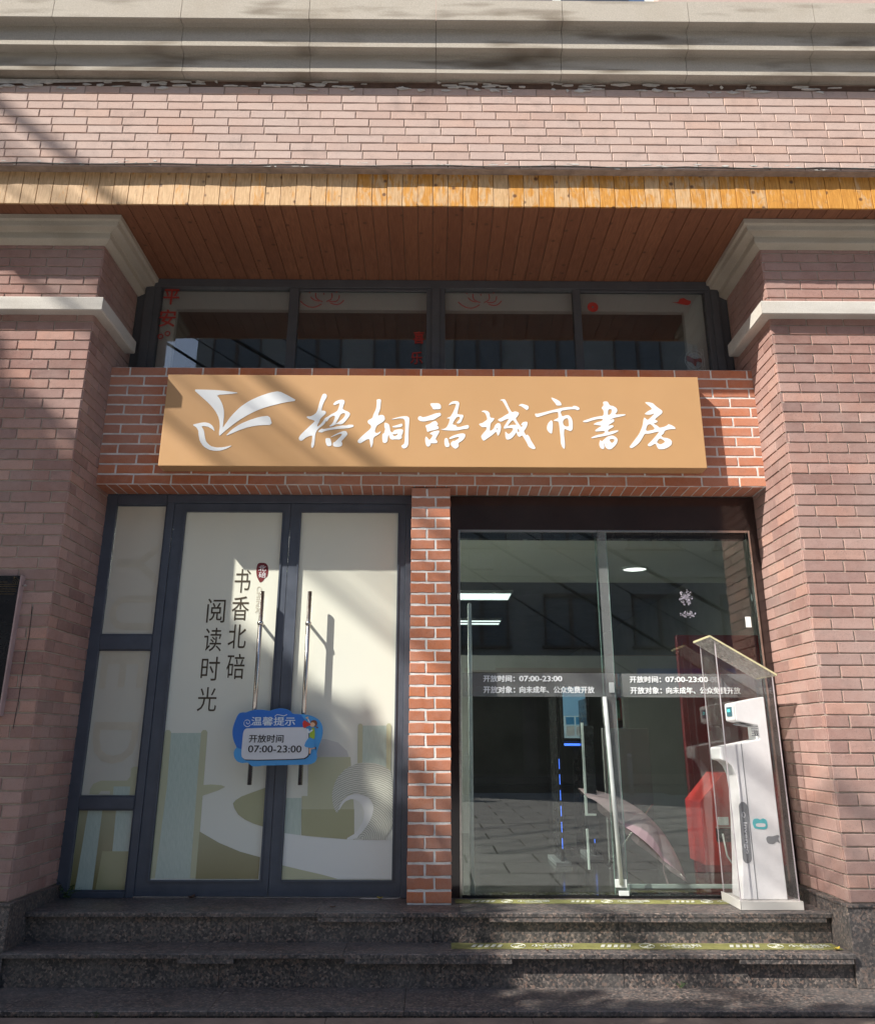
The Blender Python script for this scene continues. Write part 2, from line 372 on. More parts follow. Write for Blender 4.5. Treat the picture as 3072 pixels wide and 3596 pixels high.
def text(name, body, mat, parent, o, u, v, w_, h_, n, bold=0, th=.0008, squeeze=None):
    """text whose bounding box starts at o and measures w_ along u, h_ along v; heavier strokes are laid over each other"""
    me = text_mesh(body, 0, .5)
    xs = [q.co.x for q in me.vertices]; ys = [q.co.y for q in me.vertices]
    x0, x1, y0, y1 = min(xs), max(xs), min(ys), max(ys); b = max(0, bold)*1.0; x0 -= b; x1 += b; y0 -= b; y1 += b
    sx = w_/(x1-x0) if w_ else None; sy = h_/(y1-y0) if h_ else None
    sx = sx or sy; sy = sy or sx
    V = []; F = []
    for k, (dx, dy) in enumerate(((0, 0), (-b, 0), (b, 0), (0, b*.7), (0, -b*.7)) if b else ((0, 0),)):
        q0 = len(V)
        for q in me.vertices: V.append(((q.co.x+dx-x0)*sx, (q.co.y+dy-y0)*sy, q.co.z*th+k*.00018))
        F += [tuple(q0+i for i in p.vertices) for p in me.polygons]
    m2 = bpy.data.meshes.new(name); m2.from_pydata(V, [], F); bpy.data.meshes.remove(me)
    place2d(m2, o, u, v, n); return link(name, m2, parent, mat)
def crop(ox, oy, s, Y):
    def g(pts):
        r = []
        for x, y in pts: p = W(ox+x/s, oy+y/s, Y); r.append((p.x, p.z))
        return r
    return g

# bricks: a ring of irregular edge points, chamfered
_bc = {}
def brick_mesh(L, H, D, rough, mat):
    L = round(L, 3); key = (L, H, D, rough, mat); lst = _bc.setdefault(key, [])
    if len(lst) >= (5 if L > .2 else 3): return random.choice(lst)
    n = 4 if L > .12 else 2
    base = [(-L/2+L*i/n, -H/2) for i in range(n)]+[(L/2, -H/2), (L/2, 0)]+[(L/2-L*i/n, H/2) for i in range(n)]+[(-L/2, H/2), (-L/2, 0)]
    j = lambda a: random.uniform(-a, a)
    mid = [(x+j(rough), z+j(rough)) for x, z in base]
    tl = j(.0012)
    fr = []
    for x, z in mid:
        m = .0022+abs(j(rough))*.6
        fr.append((x-math.copysign(min(m, abs(x)), x), z-math.copysign(min(m, abs(z)), z)))
    k = len(base); v = [(x, 0.0, z) for x, z in base]+[(x, -D+.0028, z) for x, z in mid]+[(x, -D+tl*x/L+j(.0005), z) for x, z in fr]
    f = [tuple(range(2*k, 3*k))]
    for r in (0, 1):
        for i in range(k): q = (i+1) % k; f.append((r*k+i, r*k+q, (r+1)*k+q, (r+1)*k+i))
    me = bpy.data.meshes.new('brick'); me.from_pydata(v, [], f); me.materials.append(M[mat]); me.update()
    lst.append(me); return me
ROT = {'front': 0, 'facing_left': -math.pi/2, 'facing_right': math.pi/2}
def lay(origin, face, length, z0, courses, pitch, course, joint, proud, mat, offs, rough=.0008, skip=None, zj=None):
    """courses of stretchers on a wall face; returns [mesh, location, rotation, key]"""
    out = []; th = ROT[face]; c, s = math.cos(th), math.sin(th)
    H = course-(joint if zj is None else zj)
    for r in range(courses):
        x = -pitch*(offs(r) % 1.0); zc = z0+course*(r+.5)
        while x < length-.01:
            a, b = max(x, 0)+joint/2*(x > 0), min(x+pitch, length)-joint/2*(x+pitch < length)
            x += pitch
            if b-a < .02: continue
            m = (a+b)/2
            loc = Vector((origin[0]+c*m, origin[1]+s*m, zc+random.uniform(-.0007, .0007)))
            if skip and skip(loc): continue
            out.append([brick_mesh(b-a, round(H, 4), .03, rough, mat), loc-Vector((math.sin(th), -math.cos(th), 0))*(-1)*0, th, loc])
            dn = Vector((s, -c, 0))        # outward
            out[-1][1] = loc-dn*(.03-proud)+dn*random.uniform(-.0009, .0011)
    return out
def put(parent, bricks, limit=300, vis=lambda l: True):
    bricks.sort(key=lambda b: (not vis(b[3]), (b[3]-CAM).length))
    for b in bricks[:limit]:
        o = link('brick', b[0], parent); o.location = b[1]-parent.location; o.rotation_euler = (0, 0, b[2])
    rest = bricks[limit:]
    if rest:
        vs, fs = [], []
        for me, loc, th, _ in rest:
            k = len(vs); c, s = math.cos(th), math.sin(th)
            vs += [(loc.x+c*v.co.x-s*v.co.y-parent.location.x, loc.y+s*v.co.x+c*v.co.y-parent.location.y, loc.z+v.co.z-parent.location.z) for v in me.vertices]
            fs += [tuple(k+i for i in p.vertices) for p in me.polygons]
        me = bpy.data.meshes.new('brickwork'); me.from_pydata(vs, [], fs); me.materials.append(rest[0][0].materials[0]); me.update()
        link('brickwork', me, parent)['kind'] = 'stuff'

# ================================================================== SETTING
ZL, Z2, Z3, ZP = -.03, -.182, -.345, -.372           # landing, second tread, third tread, pavement
XL, XR = -2.265, 2.269
gm = MB().box(-70, 70, -70, -.40, ZP-.3, ZP-.016); g = gm.build('ground', 'ground'); g['kind'] = 'structure'
pav = MB().box(-14, 14, -21.6, -.46, ZP-.0155, ZP-.013).build('pavement', 'header'); pav['kind'] = 'structure'
pm = MB().box(-.386, .386, -.386, .386, 0, .02).mesh('paver', ('pavement',), bevel=.002)
for i in range(-6, 8):
    for j in range(21):
        o = link('paver', pm, pav); o.location = (i*.8+(.4 if j % 2 else 0), -1.03-j*.8, ZP-.0205+random.uniform(-.0008, .0008)); o.rotation_euler = (random.uniform(-.0012, .0012), random.uniform(-.0012, .0012), 0)
# kerb strip of brown stones along the foot of the steps
for i in range(-4, 5):
    box('kerb_stone', 'ground', pav, i*.97-.484, i*.97+.484, -.625, -.437, ZP-.03, ZP+.0015+random.uniform(0, .001), bevel=.002)

# ---- steps
st = thing('granite_steps', 'three wide speckled red granite steps up to the doors, some nosing strips broken off', 'steps', (0, -.4, ZP))
off = -st.location
def sbox(name, mat, x0, x1, y0, y1, z0, z1, bevel=.0015):
    o = box(name, mat, st, x0, x1, y0+.4, y1+.4, z0-ZP, z1-ZP, bevel); return o
def tread(z, yf, yb, xs, strips):
    for a, b in zip(xs[:-1], xs[1:]):
        a += .0012; b -= .0012
        # profile in (y,z) with three fine grooves near the edge
        pr = [(yf, z-.021), (yf-.001, z-.003), (yf+.002, z)]
        for g_ in (.022, .038, .054): pr += [(yf+g_, z), (yf+g_+.0012, z-.0022), (yf+g_+.0032, z-.0022), (yf+g_+.0044, z)]
        pr += [(yb, z), (yb, z-.021)]
        MB().prism([(y+.4, q-ZP) for y, q in pr], a, b, 'x').build('tread_slab', 'granite_tread', st)
    for a, b in strips: sbox('nosing_strip', 'granite_tread', a, b, yf+.003, yf+.055, z-.046, z-.0215)
tread(ZL, .175, .66, [-2.232, -1.41, -.63, .17, 1.02, 1.75, 2.232], [(-.62, -.15), (.33, 2.2)])
tread(Z2, -.062, .212, [-2.232, -1.3, -.45, .43, 1.3, 2.232], [(-1.31, -1.02), (-.44, .43), (1.62, 2.22)])
tread(Z3, -.43, -.012, [-3.9, -2.9, -2.02, -1.05, -.12, .85, 1.88, 2.9, 3.9], [])
def risers(yf, z0, z1, xs):
    for a, b in zip(xs[:-1], xs[1:]): sbox('riser_panel', 'granite', a+.0012, b-.0012, yf, yf+.03, z0, z1, .001)
risers(.212, Z2-.02, ZL-.022, [-2.232, -1.0, .02, 1.05, 2.232])
risers(-.012, Z3-.02, Z2-.022, [-2.232, -1.1, -.02, 1.02, 2.232])
risers(-.412, ZP-.10, Z3-.022, [-3.9, -2.7, -1.4, -.2, 1.1, 2.3, 3.9])
sbox('step_core', 'mortar_dark', -2.232, 2.232, .25, 2.2, -.5, ZL-.022, 0)
sbox('step_core', 'mortar_dark', -3.9, 3.9, -.355, .2, -.6, Z3-.022, 0)

# ---- brick piers
ZB = .048                                                # top of the granite plinth
def pier(side, label):
    x0 = XL if side < 0 else XR
    t = thing('brick_pier', label, 'pier', (x0, 0, Z3))
    P = Vector((x0, 0, Z3))
    xo = x0+side*1.25
    a, b = min(x0, xo), max(x0, xo)
    # mortar core, 6 mm behind the brick faces
    core = MB().box(a, b, .0005, .80, Z3, 4.24)
    core.v = [tuple(Vector(v)-P) for v in core.v]; core.build('pier_core', 'mortar_dark' if side < 0 else 'mortar_dark', t)
    br = []
    zt = 4.105; n1 = int(round((zt-ZB)/.0692))
    off1 = lambda r: (.5 if r % 2 else .0)+.06*math.sin(r*1.7)+(.5 if side > 0 else .44)
    ext = 1.0
    if side < 0:
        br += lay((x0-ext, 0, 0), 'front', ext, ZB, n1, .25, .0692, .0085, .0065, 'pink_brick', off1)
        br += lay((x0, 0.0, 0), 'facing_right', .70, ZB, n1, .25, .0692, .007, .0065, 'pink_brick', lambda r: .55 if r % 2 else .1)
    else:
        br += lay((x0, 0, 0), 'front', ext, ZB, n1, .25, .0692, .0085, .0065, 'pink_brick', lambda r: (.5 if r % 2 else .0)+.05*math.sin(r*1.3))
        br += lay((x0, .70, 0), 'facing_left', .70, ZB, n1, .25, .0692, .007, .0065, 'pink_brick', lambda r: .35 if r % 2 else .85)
    put(t, br, 300, lambda l: abs(l.x) < 2.62+.05*l.z+.32*max(0, min(1, (l.z)/4)) or abs(l.x) < 2.9)
    def pb(name, mat, x_0, x_1, y0, y1, z0, z1, bevel=.002): return box(name, mat, t, min(x_0, x_1)-P.x, max(x_0, x_1)-P.x, y0, y1, z0-P.z, z1-P.z, bevel)
    # plinth: granite panels with a thin ledge
    xi = x0-side*.035; hz = ZB-.016
    for k, (u0, u1) in enumerate(((0, .43), (.432, .86), (.862, 1.25))): pb('plinth_panel', 'granite', xi+side*u0, xi+side*u1, -.035, 0.0, Z3+.001, hz)
    for y0, y1 in ((.002, .30), (.302, .66)): pb('plinth_panel', 'granite', xi, xi+side*.03, y0, y1, Z3+.001, hz)
    pb('plinth_ledge', 'granite_tread', xi-side*.006, xi+side*1.25, -.042, .006, hz+.001, ZB-.001)
    pb('plinth_ledge', 'granite_tread', xi-side*.006, xi+side*.04, .008, .66, hz+.001, ZB-.001)
    # mitred stone string course and capital
    def ring(name, prof, mat, yb):
        """profile (offset, z) carried round the corner, front piece and return piece mitred"""
        n = len(prof)
        for piece in (0, 1):
            if piece == 0: ends = [[(side*1.25, -o, z-P.z) for o, z in prof], [(-side*o+side*.0008, -o, z-P.z) for o, z in prof]]
            else: ends = [[(-side*o, -o+.0012, z-P.z) for o, z in prof], [(-side*o, yb, z-P.z) for o, z in prof]]
            v = ends[0]+ends[1]; f = [tuple(range(n)), tuple(range(2*n-1, n-1, -1))]+[(i, n+i, n+(i+1) % n, (i+1) % n) for i in range(n)]
            m = MB(); m.v = v; m.f = f; m.mi = [0]*len(f); m.build(name, mat, t)
    ring('string_course', [(-.01, 3.556), (.072, 3.556), (.08, 3.562), (.08, 3.648), (.074, 3.655), (-.01, 3.655)], 'stone_clean', .60)
    ring('capital_moulding', [(-.01, 4.088), (.012, 4.088), (.055, 4.112), (.058, 4.118), (.058, 4.158), (.068, 4.164), (.118, 4.170), (.122, 4.176), (.128, 4.205), (.148, 4.212), (.150, 4.2435), (-.01, 4.2435)], 'stone_cap', .715)
    return t
pl = pier(-1, 'brown brick pier left of the dark framed doors, mostly in shade')
pr = pier(1, 'sunlit pink brick pier right of the glass entrance')

# ---- upper pale brick wall
YU = -.333
uw = thing('brick_wall', 'pale sunlit pink brick wall between the wooden fascia and the stone cornice', 'wall', (0, YU, 4.5))
box('wall_core', 'mortar_brown', uw, -3.9, 3.9, -.0005, .40, -.006, .72)
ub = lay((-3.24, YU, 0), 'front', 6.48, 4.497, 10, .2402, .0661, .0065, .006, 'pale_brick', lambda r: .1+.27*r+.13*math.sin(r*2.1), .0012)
put(uw, ub, 300)
top_strip = MB().box(-3.9, 3.9, -.0065, .006, .6605, .70).build('brown_strip', 'strip_brown', uw)  # dark brown strip along the wall top, below the cornice
fl = MB(); random.seed(3)
for i in range(240):
    x = random.uniform(-3.1, 3.1); z = random.choice([random.uniform(.63, .70), random.uniform(.0, .04)]); n = 7; ww = random.uniform(.008, .09); hh = random.uniform(.003, .014)
    if z < .1: ww *= .3 if x < -1.2 else .6; hh *= .55
    pts = [(x+ww*math.cos(6.283*k/n)*random.uniform(.4, 1.1), z+hh*math.sin(6.283*k/n)*random.uniform(.3, 1.3)) for k in range(n)]
    fl.prism(pts, -.0078 if z < .1 else -.0105-random.uniform(.0, .010), -.0070 if z < .1 else -.0075, 'y')
fl.build('paint_flakes', 'paint_flake', uw)['kind'] = 'stuff'
MB().prism([(-3.2, .655), (-2.6, .672), (-2.15, .685), (-1.9, .70), (-2.4, .697), (-3.2, .70)], -.02, -.016, 'y').build('peeling_paint_strip', 'paint_flake', uw)
random.seed(11)

# ---- main stone cornice: stepped profile
ct = thing('stone_cornice', 'weathered grey stone cornice with stepped fascias running across the top', 'cornice', (0, YU, 5.2))
prof = [(.02, .0165), (-.083, .0165), (-.085, .0185), (-.085, .1655), (-.158, .1655), (-.160, .1675), (-.160, .3265), (-.236, .3265), (-.240, .3305), (-.240, .5055), (-.225, .512), (.02, .512)]
jx = [-3.9]+[-3.47, -2.603, -1.729, -.853, .015, .882, 1.749, 2.614, 3.48]+[3.9]
for a, b in zip(jx[:-1], jx[1:]): MB().prism([(y+random.uniform(-.0006, .0006), z) for y, z in prof], a+.0017, b-.0017, 'x').build('cornice_block', 'stone', ct)
box('cornice_core', 'mortar_brown', ct, -3.9, 3.9, -.06, .05, .03, .50)
# storey above, seen only as a sliver over the cornice
sw = thing('upper_storey_wall', 'pink brick wall of the storey above the cornice with a white framed window', 'wall', (0, YU+.35, 5.72))
for a, b in ((-3.9, .15), (1.75, 3.9)): box('wall_panel', 'pale_brick', sw, a, b, 0, .3, 0, 3.2)
box('wall_panel', 'pale_brick', sw, .15, 1.75, 0, .3, 1.9, 3.2)
wf = box('window_frame', 'white_metal', sw, .15, 1.75, .12, .17, 0, .06)
for x in (.15, .95, 1.69): box('window_frame', 'white_metal', sw, x, x+.06, .12, .17, .06, 1.84)
box('window_frame', 'white_metal', sw, .15, 1.75, .12, .17, 1.84, 1.9)
for x in (.21, 1.01): box('pane', 'glass_upper', sw, x, x+.68 if x > 1 else .95, .14, .146, .06, 1.84)
box('room_backing', 'int_wall', sw, .15, 1.75, .8, .85, 0, 1.9)

# ---- wooden canopy
YF, ZS = -.258, 4.246
cp = thing('wooden_canopy', 'varnished pine board fascia and soffit above the shop window, orange varnish peeling', 'canopy', (0, YF, ZS))
bp_ = .1019; n = 62; x0 = -3.16
bm_f = [MB().box(-bp_/2+.0017, bp_/2-.0017, 0, .014, 0, .30).mesh('fascia_board', ('wood_worn',), bevel=.0018) for _ in range(1)]
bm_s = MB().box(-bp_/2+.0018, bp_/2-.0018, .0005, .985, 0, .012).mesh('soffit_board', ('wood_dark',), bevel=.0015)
# turn the board textures along their length: soffit boards carry grain along y
for i in range(n):
    x = x0+bp_*(i+.5)
    o = link('fascia_board', bm_f[0], cp); o.location = (x, random.uniform(-.002, .0015)-.0142, -.001+random.uniform(-.0012, .0012)); o.rotation_euler = (random.uniform(-.006, .006), 0, random.uniform(-.012, .012))
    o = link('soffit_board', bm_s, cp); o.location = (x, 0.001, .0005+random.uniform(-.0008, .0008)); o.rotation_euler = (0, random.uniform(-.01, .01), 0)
dr = MB(); k = []
for i in range(60):
    a = -3.9+i*.13; z = .262+.004*math.sin(i*.9)+random.uniform(-.002, .002); k.append((a, z))
for (a, z), (b, z2) in zip(k[:-1], k[1:]):
    q = len(dr.v); dr.v += [(a, -.088, z), (b, -.088, z2), (b, -.088, z2+.006), (a, -.088, z+.006), (a, .02, z+.002), (b, .02, z2+.002), (b, .02, z2+.008), (a, .02, z+.008)]
    dr.f += [tuple(q+i_ for i_ in f_) for f_ in ((0, 1, 2, 3), (4, 7, 6, 5), (0, 4, 5, 1), (3, 2, 6, 7))]; dr.mi += [0]*4
dr.build('flashing', 'drip', cp)
box('canopy_core', 'mortar_dark', cp, -3.9, 3.9, .016, 1.4, .014, .24)

# ---- red brick lintel wall that carries the sign
lw = thing('lintel_wall', 'bright red brick lintel wall with white mortar behind the shop sign', 'wall', (0, .41, 2.498))
box('mortar_bed', 'mortar_white', lw, XL+.002, XR-.002, -.0030, .24, .0022, .862)
lb = lay((XL, .41, 0), 'front', XR-XL, 2.4985, 12, .2563, .0722, .011, .0065, 'red_brick', lambda r: (.5 if r % 2 else .02)+.03*math.sin(r*2.7), .0016,
         skip=lambda l: -1.62 < l.x < 1.62 and 2.68 < l.z < 3.20, zj=.0125)
put(lw, lb, 300)
hb = [MB().box(-.031, .031, 0, .226, 0, .03).mesh('soffit_brick', ('red_brick',), bevel=.002) for _ in range(1)]
x = XL+.036
while x < XR-.03:
    if not (-.135 < x < .125) or True:
        o = link('soffit_brick', hb[0], lw); o.location = (x, .003, .0005+random.uniform(-.001, .0008)-.0015); o.rotation_euler = (0, 0, random.uniform(-.012, .012)+(.02 if x < 0 else -.02))
    x += .0716
# ---- central pillar
pc = thing('brick_pillar', 'narrow red brick pillar with white mortar between the double door and the glass entrance', 'pillar', (-.004, .43, ZL))
box('mortar_bed', 'mortar_white', pc, -.1275, .1275, .0032, .24, 0, 2.515)
pcs = []
for r in range(35):
    zc = .0722*(r+.5)+.001; sp = -.131+.262*(.62 if r % 2 else .40)
    for a, b in ((-.131, sp-.006), (sp+.006, .131)):
        me = brick_mesh(b-a, .0595, .03, .0022, 'red_brick'); o = link('brick', me, pc); o.location = ((a+b)/2, .03+random.uniform(-.001, .001), zc)
    for sx, rot in ((-.131, -math.pi/2), (.131, math.pi/2)):
        me = brick_mesh(.20, .0595, .03, .0022, 'red_brick'); o = link('brick', me, pc); o.location = (sx-math.copysign(.03, sx), .134, zc); o.rotation_euler = (0, 0, rot)

# ================================================================== UPPER WINDOW
YW = .74
uwin = thing('ribbon_window', 'dark framed four pane window strip under the wooden soffit with red festival stickers', 'window', (0, YW, 3.3))
def ub_(name, mat, x0, x1, y0, y1, z0, z1, bevel=.003): return box(name, mat, uwin, x0, x1, y0, y1, z0-3.3, z1-3.3, bevel)
ub_('window_frame', 'frame_dark', -2.262, 2.266, -.03, .05, 4.176, 4.245)
ub_('window_frame', 'frame_dark', -2.262, -2.09, -.028, .05, 3.30, 4.175); ub_('window_frame', 'frame_dark', 2.10, 2.266, -.028, .05, 3.30, 4.175)
ub_('window_frame', 'frame_dark', -2.2, -2.13, -.045, -.029, 3.30, 4.17); ub_('window_frame', 'frame_dark', 2.14, 2.2, -.045, -.029, 3.30, 4.17)
for a, b in ((-1.10, -1.03), (-.046, .096), (1.082, 1.14)): ub_('mullion', 'frame_dark', a, b, -.026, .05, 3.33, 4.175)
ub_('window_frame', 'frame_dark', -.005, .055, -.042, -.027, 3.33, 4.175, .002)
ub_('window_frame', 'frame_dark', -2.09, 2.10, -.026, .05, 3.29, 3.329)
pz = [(-2.09, -1.10, 4.172), (-1.03, -.046, 4.158), (.096, 1.082, 4.165), (1.14, 2.10, 4.160)]
for i, (a, b, zt) in enumerate(pz):
    ub_('pane', 'glass_upper', a, b, .004, .010, 3.33, 4.175, 0)
    if i in (1, 3): ub_('sash_frame', 'frame_dark', a+.001, b-.001, -.018, .003, zt-.002, 4.174)
# the white box round the opening inside
room = thing('upper_room_lining', 'white plaster reveal seen inside the ribbon window', 'interior wall', (0, YW, 3.3))
box('reveal', 'white_wall', room, -2.2, 2.2, .07, .12, .735, .95); box('reveal', 'white_wall', room, -2.2, -1.985, .07, .121, 0, .734); box('reveal', 'white_wall', room, 1.955, 2.2, .07, .121, 0, .734)
box('back_wall', 'int_unlit', room, -2.3, 2.3, 2.4, 2.45, -.3, 1.1); box('room_floor', 'int_unlit', room, -2.3, 2.3, .02, 2.4, -.35, -.3); box('room_ceiling', 'int_unlit', room, -2.3, 2.3, .13, 2.4, .95, 1.0)
for s_ in (-2.35, 2.3): box('side_wall', 'int_wall', room, s_, s_+.05, .13, 2.4, -.3, .95)
# stickers: 平安 喜乐, two firework bursts, a coin, a cloud
YS = -.0005
def stick(name, loops, mat='red_film'): 
    lo = [[(x, z-3.3) for x, z in l] for l in loops]; return flat(name, mat, uwin, lo, YS, .0006)
def tx(name, s_, x, z, wd, h):
    return text(name, s_, 'red_film', uwin, (x, YS, z-3.3), (1, 0, 0), (0, 0, 1), wd, h, (0, -1, 0), bold=.018)
A = W(578, 1090, YW); tx('character_sticker', '平', -2.075, 4.035, .125, .135); tx('character_sticker', '安', -2.085, 3.845, .125, .15)
tx('character_sticker', '喜', -.145, 3.715, .085, .105); tx('character_sticker', '乐', -.165, 3.545, .095, .105)
def ringloop(cx, cz, r, n=20, sx=1): return [(cx+r*sx*math.cos(6.2832*i/n), cz+r*math.sin(6.2832*i/n)) for i in range(n)]
stick('curl_sticker', [ringloop(-2.06, 3.765, .022), ringloop(-2.06, 3.765, .013)]); stick('curl_sticker', [ringloop(-2.01, 3.79, .022), ringloop(-2.01, 3.79, .013)])
stick('coin_sticker', [ringloop(1.235, 4.035, .042), [(1.227, 4.043), (1.243, 4.043), (1.243, 4.027), (1.227, 4.027)]])
stick('cloud_sticker', [chaikin([(1.84, 4.085), (1.90, 4.08), (1.91, 4.11), (1.945, 4.12), (1.97, 4.10), (2.0, 4.095), (1.99, 4.065), (1.965, 4.055), (1.92, 4.065)], 2)])
fwm = []
for cx in (-.83, .385):
    fw = MB()
    for ang, r0, r1, cv in ((168, .02, .16, .05), (140, .05, .12, .01), (118, .03, .13, .02), (70, .03, .12, -.02), (45, .04, .13, -.03), (20, .04, .13, -.03), (95, .10, .115, 0), (60, .14, .15, 0), (130, .15, .16, 0)):
        a = R(ang); pts = []
        for k_ in range(6):
            t = r0+(r1-r0)*k_/5; b_ = a+cv*math.sin(math.pi*k_/5)/max(t, .04); pts.append((cx+t*math.cos(b_)*1.2, -.001, 4.045-3.3+t*math.sin(b_)*.85))
        fw.tube(pts, .0038, 4)
    fw.build('firework_sticker', 'red_film', uwin)
# a fan with a red bow behind the right pane
fan = thing('desk_fan', 'white electric fan with a red bow standing behind the right pane of the upper window', 'fan', (1.995, YW+.045, 3.50))
fm = MB()
for r_ in (.075, .055, .035): fm.tube([(r_*math.cos(6.2832*i/20), 0, .11+r_*math.sin(6.2832*i/20)*1.15) for i in range(21)], .003, 5)
for i in range(10): fm.tube([(0, 0, .11), (.075*math.cos(.628*i), 0, .11+.086*math.sin(.628*i))], .0015, 4)
fm.build('fan_guard', 'white_plastic', fan); MB().ball((0, .012, .11), .062, 14, sc=(1, .12, 1.1)).build('fan_blades', 'pearl', fan, True)
flat('red_bow', 'red_film', fan, [chaikin([(-.06, .15), (-.01, .115), (.05, .125), (.055, .085), (.01, .10), (0, .05), (-.03, .09), (-.065, .10)], 1)], -.012, .004)
MB().tube([(0, .01, -.10), (0, .01, .08)], .008, 8).ball((0, .01, -.1), .05, 12, sc=(1, .7, .2)).build('fan_stand', 'white_plastic', fan)
for x_ in (.055, .07): MB().tube([(x_, -.01, -.1), (x_-.005, -.01, .2)], .0035, 5).build('support_rod', 'white_plastic', fan)

# ================================================================== SIGN
YG = .275
sg = thing('shop_sign', 'long ochre box sign with a white bird logo and seven white calligraphy characters', 'sign', (0, YG, 2.59))
SX0, SX1 = -1.815, 1.834
box('sign_box', 'sign', sg, SX0, SX1, 0, .128, 0, .66, bevel=.004)
cA = crop(1030, 1370, 4.425, YG); cB = crop(1430, 1370, 4.425, YG); cC = crop(1670, 1370, 4.425, YG); cD = crop(2020, 1370, 4.425, YG); cE = crop(640, 1340, 4.023, YG)
def glyph(name, c, *loops):
    loops = [[(x, z-2.59) for x, z in c(l)] for l in loops]
    flat(name, 'white_acrylic', sg, loops, -.0022, .003, 1)
wu = [(480,55),(515,65),(524,95),(510,130),(480,180),(455,240),(440,300),(442,322),(480,320),(508,335),(505,365),(470,400),(420,445),(405,490),(375,540),(372,570),(400,555),(440,515),(470,475),(495,435),(540,410),(590,375),(650,348),(690,318),(715,250),(722,205),(690,213),(650,235),(625,230),(620,215),(660,175),(710,155),(760,148),(795,160),(798,195),(780,240),(765,295),(800,315),(860,340),(883,365),(875,400),(850,435),(815,480),(775,520),(740,535),(700,530),(660,530),(620,555),(580,567),(555,560),(590,535),(620,500),(640,450),(652,405),(620,400),(570,425),(545,455),(530,487),(505,485),(495,510),(460,550),(410,585),(370,625),(350,665),(340,710),(335,780),(325,860),(300,903),(280,890),(278,850),(292,790),(298,705),(250,715),(195,740),(160,770),(130,790),(95,780),(85,745),(110,700),(170,640),(250,565),(310,510),(338,480),(300,462),(240,450),(210,425),(212,410),(270,408),(320,385),(360,350),(385,290),(400,220),(430,130),(455,70)]
glyph('sign_character', cA, wu, [(745,370),(780,357),(808,365),(805,400),(775,440),(720,485),(670,520),(655,522),(700,450),(725,395)],
  [(445,598),(470,608),(560,590),(660,570),(760,550),(820,552),(870,538),(935,540),(938,572),(860,592),(760,600),(660,607),(560,622),(480,640),(450,660),(395,655),(388,640),(410,618)],
  [(505,745),(575,748),(590,800),(600,862),(550,875),(520,860),(500,800)],
  [(570,738),(620,705),(700,665),(780,635),(825,640),(845,680),(830,705),(790,750),(745,800),(762,822),(755,870),(700,885),(640,880),(615,860),(620,815),(650,805),(700,755),(745,710),(760,680),(720,680),(640,712)])
glyph('sign_character', cA, [(1295,148),(1335,140),(1365,150),(1358,220),(1350,300),(1325,360),(1315,400),(1345,390),(1385,385),(1415,405),(1425,455),(1400,490),(1350,520),(1300,550),(1280,590),(1265,640),(1280,668),(1320,665),(1362,635),(1350,670),(1310,700),(1260,725),(1240,760),(1238,830),(1212,900),(1200,870),(1185,760),(1150,765),(1090,800),(1040,830),(1005,815),(1000,785),(1050,730),(1120,670),(1180,620),(1212,580),(1205,545),(1165,520),(1152,490),(1170,465),(1230,435),(1245,380),(1275,320),(1292,270),(1297,200)],
  [(1415,508),(1445,510),(1485,530),(1500,580),(1505,640),(1540,665),(1560,630),(1620,610),(1680,608),(1708,620),(1700,670),(1680,710),(1690,745),(1650,770),(1590,765),(1530,772),(1500,750),(1480,690),(1470,730),(1462,800),(1430,825),(1390,815),(1382,750),(1385,680),(1410,675),(1430,600),(1415,580)],
  [(1545,680),(1580,690),(1625,672),(1622,695),(1575,722),(1552,705)], [(1535,565),(1600,548),(1690,518),(1698,555),(1670,575),(1590,583),(1550,580)],
  [(1517,457),(1600,428),(1700,408),(1770,408),(1800,430),(1803,470),(1795,560),(1788,690),(1790,790),(1785,850),(1765,890),(1720,912),(1690,895),(1675,865),(1728,833),(1735,700),(1740,560),(1735,475),(1712,443),(1640,440),(1560,455)])
glyph('sign_character', cB, [(355,205),(490,205),(520,235),(525,280),(505,298),(400,302),(385,265),(365,240)],
  [(165,435),(180,410),(210,405),(240,425),(310,410),(380,385),(440,362),(515,352),(525,395),(470,425),(410,465),(330,475),(260,490),(200,482),(170,460)],
  [(280,550),(340,530),(400,490),(440,480),(465,505),(480,535),(455,550),(485,570),(492,600),(430,620),(360,635),(310,655),(300,600)],
  [(340,680),(400,645),(470,630),(497,632),(495,660),(460,720),(437,760),(470,800),(460,825),(400,828),(365,825),(360,855),(330,882),(300,870),(280,810),(278,760),(290,718),(320,750),(345,780),(380,735),(400,700)],
  [(640,240),(660,205),(700,178),(750,170),(795,180),(808,205),(800,260),(785,320),(775,375),(820,382),(865,385),(872,410),(855,450),(835,500),(800,522),(760,515),(800,470),(822,440),(810,415),(780,415),(750,440),(720,490),(700,535),(760,548),(765,572),(820,575),(880,555),(940,543),(960,560),(950,600),(860,610),(770,630),(660,630),(560,622),(515,608),(570,605),(610,580),(640,530),(665,445),(620,442),(615,435),(670,415),(710,350),(745,270),(762,215),(720,212),(680,222)],
  [(590,748),(615,745),(632,765),(640,810),(662,850),(645,885),(600,888),(580,850),(575,780)],
  [(650,740),(720,705),(800,680),(860,672),(902,685),(895,740),(850,790),(790,825),(802,875),(755,915),(720,900),(680,860),(675,820),(715,785),(730,795),(790,760),(808,740),(790,728),(740,740),(655,768)])
